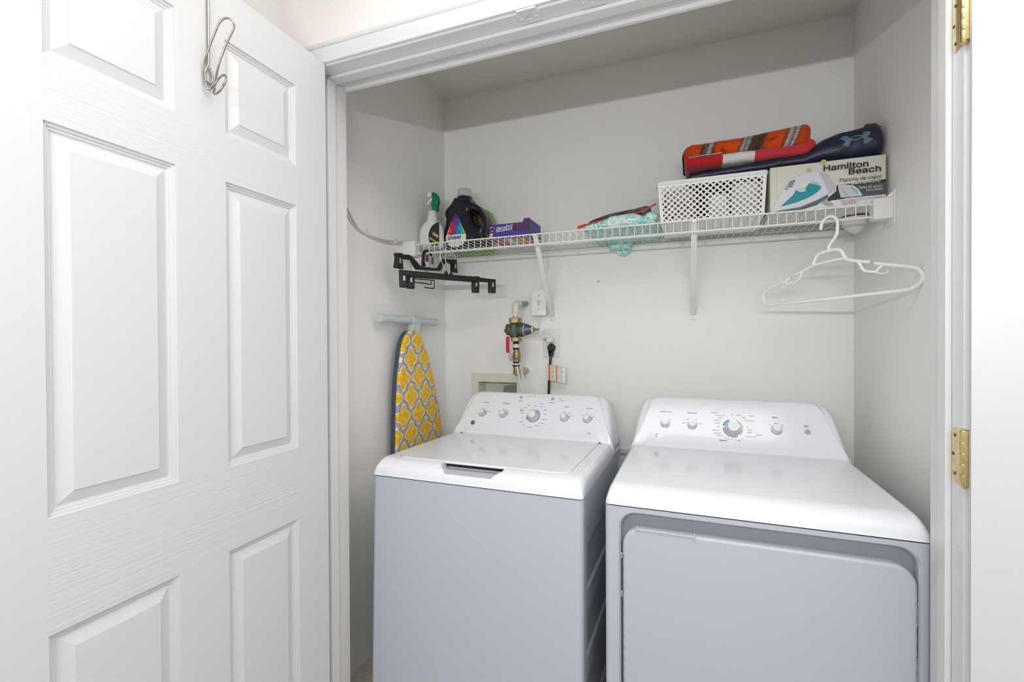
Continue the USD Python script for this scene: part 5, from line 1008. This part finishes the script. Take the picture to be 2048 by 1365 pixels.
# outlet
ou = thing('power_outlet', 'white double wall outlet behind the washer', 'power outlet', (.422, D, 1.145))
part(ou, 'cover_plate', XZ(pillow(rrect(.382, 1.1445, .462, 1.2735, .005), .005, .003, rings=3, seg=.012), D), mat('outlet_white', (230, 229, 224), .35), 40)
for z in (1.2265, 1.1895):
    s_ = part(ou, 'socket', XZ(extr(Point(.423, z).buffer(.0172).intersection(sbox(.40, z - .0135, .45, z + .0135)), .002), D - .0045), mat('socket_white', (236, 235, 230), .35))
    part(sub(ou, s_), 'slot', cat(box(.4165, .4180, D - .0068, D - .0064, z - .002, z + .006), box(.4280, .4295, D - .0068, D - .0064, z - .002, z + .005), place(extr(Point(.423, z - .0085).buffer(.0024), .0004), (0, D - .0066, 0), (1, 0, 0), (0, 0, 1))), DARK)
part(ou, 'screw', lathe([(0, 0), (.003, 0), (.0022, .001), (0, .0012)], 12, (.423, D - .005, 1.208), (0, -1, 0)), mat('screw_grey', (150, 150, 148), .4, metal=.5))
# washer's cord with its tag
pc = thing('power_cable', 'black power cable plugged into the wall outlet, with a warning tag', 'cable', (.42, D, .82))
part(pc, 'plug', cat(lathe([(0, 0), (.0172, 0), (.0185, .004), (.0180, .016), (.0135, .022), (0, .023)], 28, (.4255, 1.000, 1.1895), (0, -1, 0)), hull([(.4255 + .0165 * math.cos(q), .986, 1.190 + .010 * math.sin(q)) for q in np.linspace(0, 6.28, 13)] + [(.4255 + .0100 * math.cos(q), .983 + .007 * math.sin(q), 1.1500) for q in np.linspace(0, 6.28, 13)])), BLACKP, 40)
part(pc, 'cable', tube(spline([(.4255, .984, 1.160), (.4235, .982, 1.140), (.4215, .977, 1.100), (.4200, .972, 1.050), (.4180, .970, .98), (.4150, .965, .90), (.412, .95, .82)], 8), .0058, 12), BLACKP, True)
def tag_sheet(u0, u1, z0, z1, off=0.0):
    n = 22; V, F = [], []
    for i, u in enumerate(np.linspace(u0, u1, n)):
        x = .4140 + .088 * u; y = .9655 - .018 * math.sin(u * 2.0) - off; dz = -.010 * u ** 2
        for z in (z0, z1): V.append((x, y, 1.077 + (z - 1.077) * (1 + .10 * u) + dz))
    m = len(V); V += [(a, b + .0007, c) for a, b, c in V]
    for i in range(n - 1):
        a, b, c, d = 2 * i, 2 * i + 1, 2 * i + 2, 2 * i + 3; F += [(a, c, d), (a, d, b), (a + m, d + m, c + m), (a + m, b + m, d + m)]
    for i in range(n - 1):
        a, b, c, d = 2 * i, 2 * i + 1, 2 * i + 2, 2 * i + 3; F += [(a, a + m, c + m), (a, c + m, c), (b, d + m, b + m), (b, d, d + m)]
    return trimesh.Trimesh(V, F, process=False)
tgp = part(pc, 'warning_tag', tag_sheet(0, 1, 1.042, 1.112), mat('tag_white', (238, 236, 232), .5), 60)
for u0, u1 in ((.06, .17), (.50, .58)): part(sub(pc, tgp), 'orange_strip', tag_sheet(u0, u1, 1.043, 1.111, .0006), mat('tag_orange', (214, 128, 40), .5), 60)
for k in range(9):
    z = 1.102 - .0062 * k
    for u0, u1 in ((.21, .47 - .05 * (k % 3)), (.62, .95 - .06 * ((k + 1) % 3))): part(sub(pc, tgp), 'printed_line', tag_sheet(u0, u1, z, z + .0016, .0006), GREYINK, 60)
part(sub(pc, tgp), 'tag_border', cat(tag_sheet(0, 1, 1.1085, 1.1095, .0006), tag_sheet(0, 1, 1.0445, 1.0455, .0006)), INK, 60)

# cable run on the left wall
lc = thing('wall_cable', 'pair of white cables sagging along the left wall to the shelf', 'cable', (XL, .45, 1.63))
pa = [(XL + .0045, .128, 1.800), (XL + .0045, .200, 1.748), (XL + .0045, .273, 1.698), (XL + .0045, .299, 1.671), (XL + .0045, .339, 1.645), (XL + .0045, .391, 1.633), (XL + .0045, .458, 1.6275), (XL + .0045, .52, 1.628), (XL + .0045, .575, 1.634), (XL + .0055, .625, 1.642)]
part(lc, 'cable', tube(spline(pa, 8), .0030, 8), mat('cable_white', (206, 203, 194), .45), True)
part(lc, 'cable', tube(spline([(x + .001, y + .003, z + (.016 if i < 4 else .0065 + .004 * math.sin(i))) for i, (x, y, z) in enumerate(pa)], 8), .0026, 8), mat('cable_white', (206, 203, 194), .45), True)
for y, z in ((.389, 1.640), (.575, 1.641)):
    part(lc, 'cable_clip', cat(box(XL, XL + .010, y - .006, y + .006, z - .008, z + .004, .002), box(XL, XL + .006, y - .0045, y + .0045, z + .003, z + .016, .0015)), mat('clip_white', (222, 222, 226), .4))
    part(lc, 'clip_nail', lathe([(0, 0), (.0028, 0), (.002, .0012), (0, .0014)], 10, (XL + .006, y, z + .010), (1, 0, 0)), STEEL)

# ------------------------------------------------------------------ double hook over the left door
hk_ = thing('over_door_hook', 'bent steel wire double hook hung over the open left door', 'hook', (.047, -.363, 1.77))
NI = mat('nickel_wire', (164, 158, 148), .22, metal=1.0)
hx_ = .0468
H3 = lambda P: [(hx_ + o, -.3635 + y, z) for o, y, z in P]
part(hk_, 'hanger_rod', tube(spline(H3([(-.050, 0, 2.02), (-.050, 0, 2.0375), (-.046, 0, 2.0395), (-.004, 0, 2.0395), (0, 0, 2.036), (0, 0, 1.98), (0, 0, 1.90), (0, 0, 1.85), (0, -.001, 1.835), (0, -.006, 1.823), (0, -.0085, 1.808), (.0005, -.006, 1.797), (.001, .001, 1.7945), (.0015, .006, 1.802), (.0015, .006, 1.815), (.001, .002, 1.828)]), 6), .0025, 10), NI, True)
part(hk_, 'upper_hook', tube(spline(H3([(.003, -.0095, 1.792), (.003, -.0115, 1.815), (.006, -.0115, 1.838), (.016, -.0105, 1.862), (.032, -.0100, 1.888), (.046, -.0095, 1.908), (.055, -.006, 1.917), (.062, .001, 1.921), (.066, .008, 1.9165), (.0640, .0105, 1.906), (.050, .0105, 1.888), (.034, .0105, 1.866), (.020, .0105, 1.842), (.012, .0100, 1.820), (.008, .0095, 1.802), (.006, .0085, 1.784)]), 6), .0021, 10), NI, True)
part(hk_, 'lower_hook', tube(spline(H3([(.003, -.0095, 1.792), (.005, -.0085, 1.778), (.009, -.002, 1.780), (.016, .003, 1.793), (.026, .005, 1.804), (.037, .006, 1.808), (.047, .004, 1.803), (.052, .000, 1.791), (.049, -.004, 1.777), (.039, -.006, 1.766), (.026, -.005, 1.764), (.015, .000, 1.772), (.008, .0085, 1.784)]), 6), .0021, 10), NI, True)

# small marks on the closet walls: filled nail holes and scuffs
t = thing('nail_hole', 'filled nail hole in the back wall under the shelf, left of its middle', 'nail hole', (.62, D, 1.54))
part(t, 'hole', lathe([(0, 0), (.004, 0), (.003, .0006), (0, .0003)], 10, (.64, D, 1.487), (0, -1, 0)), mat('spackle', (150, 146, 140), .8))
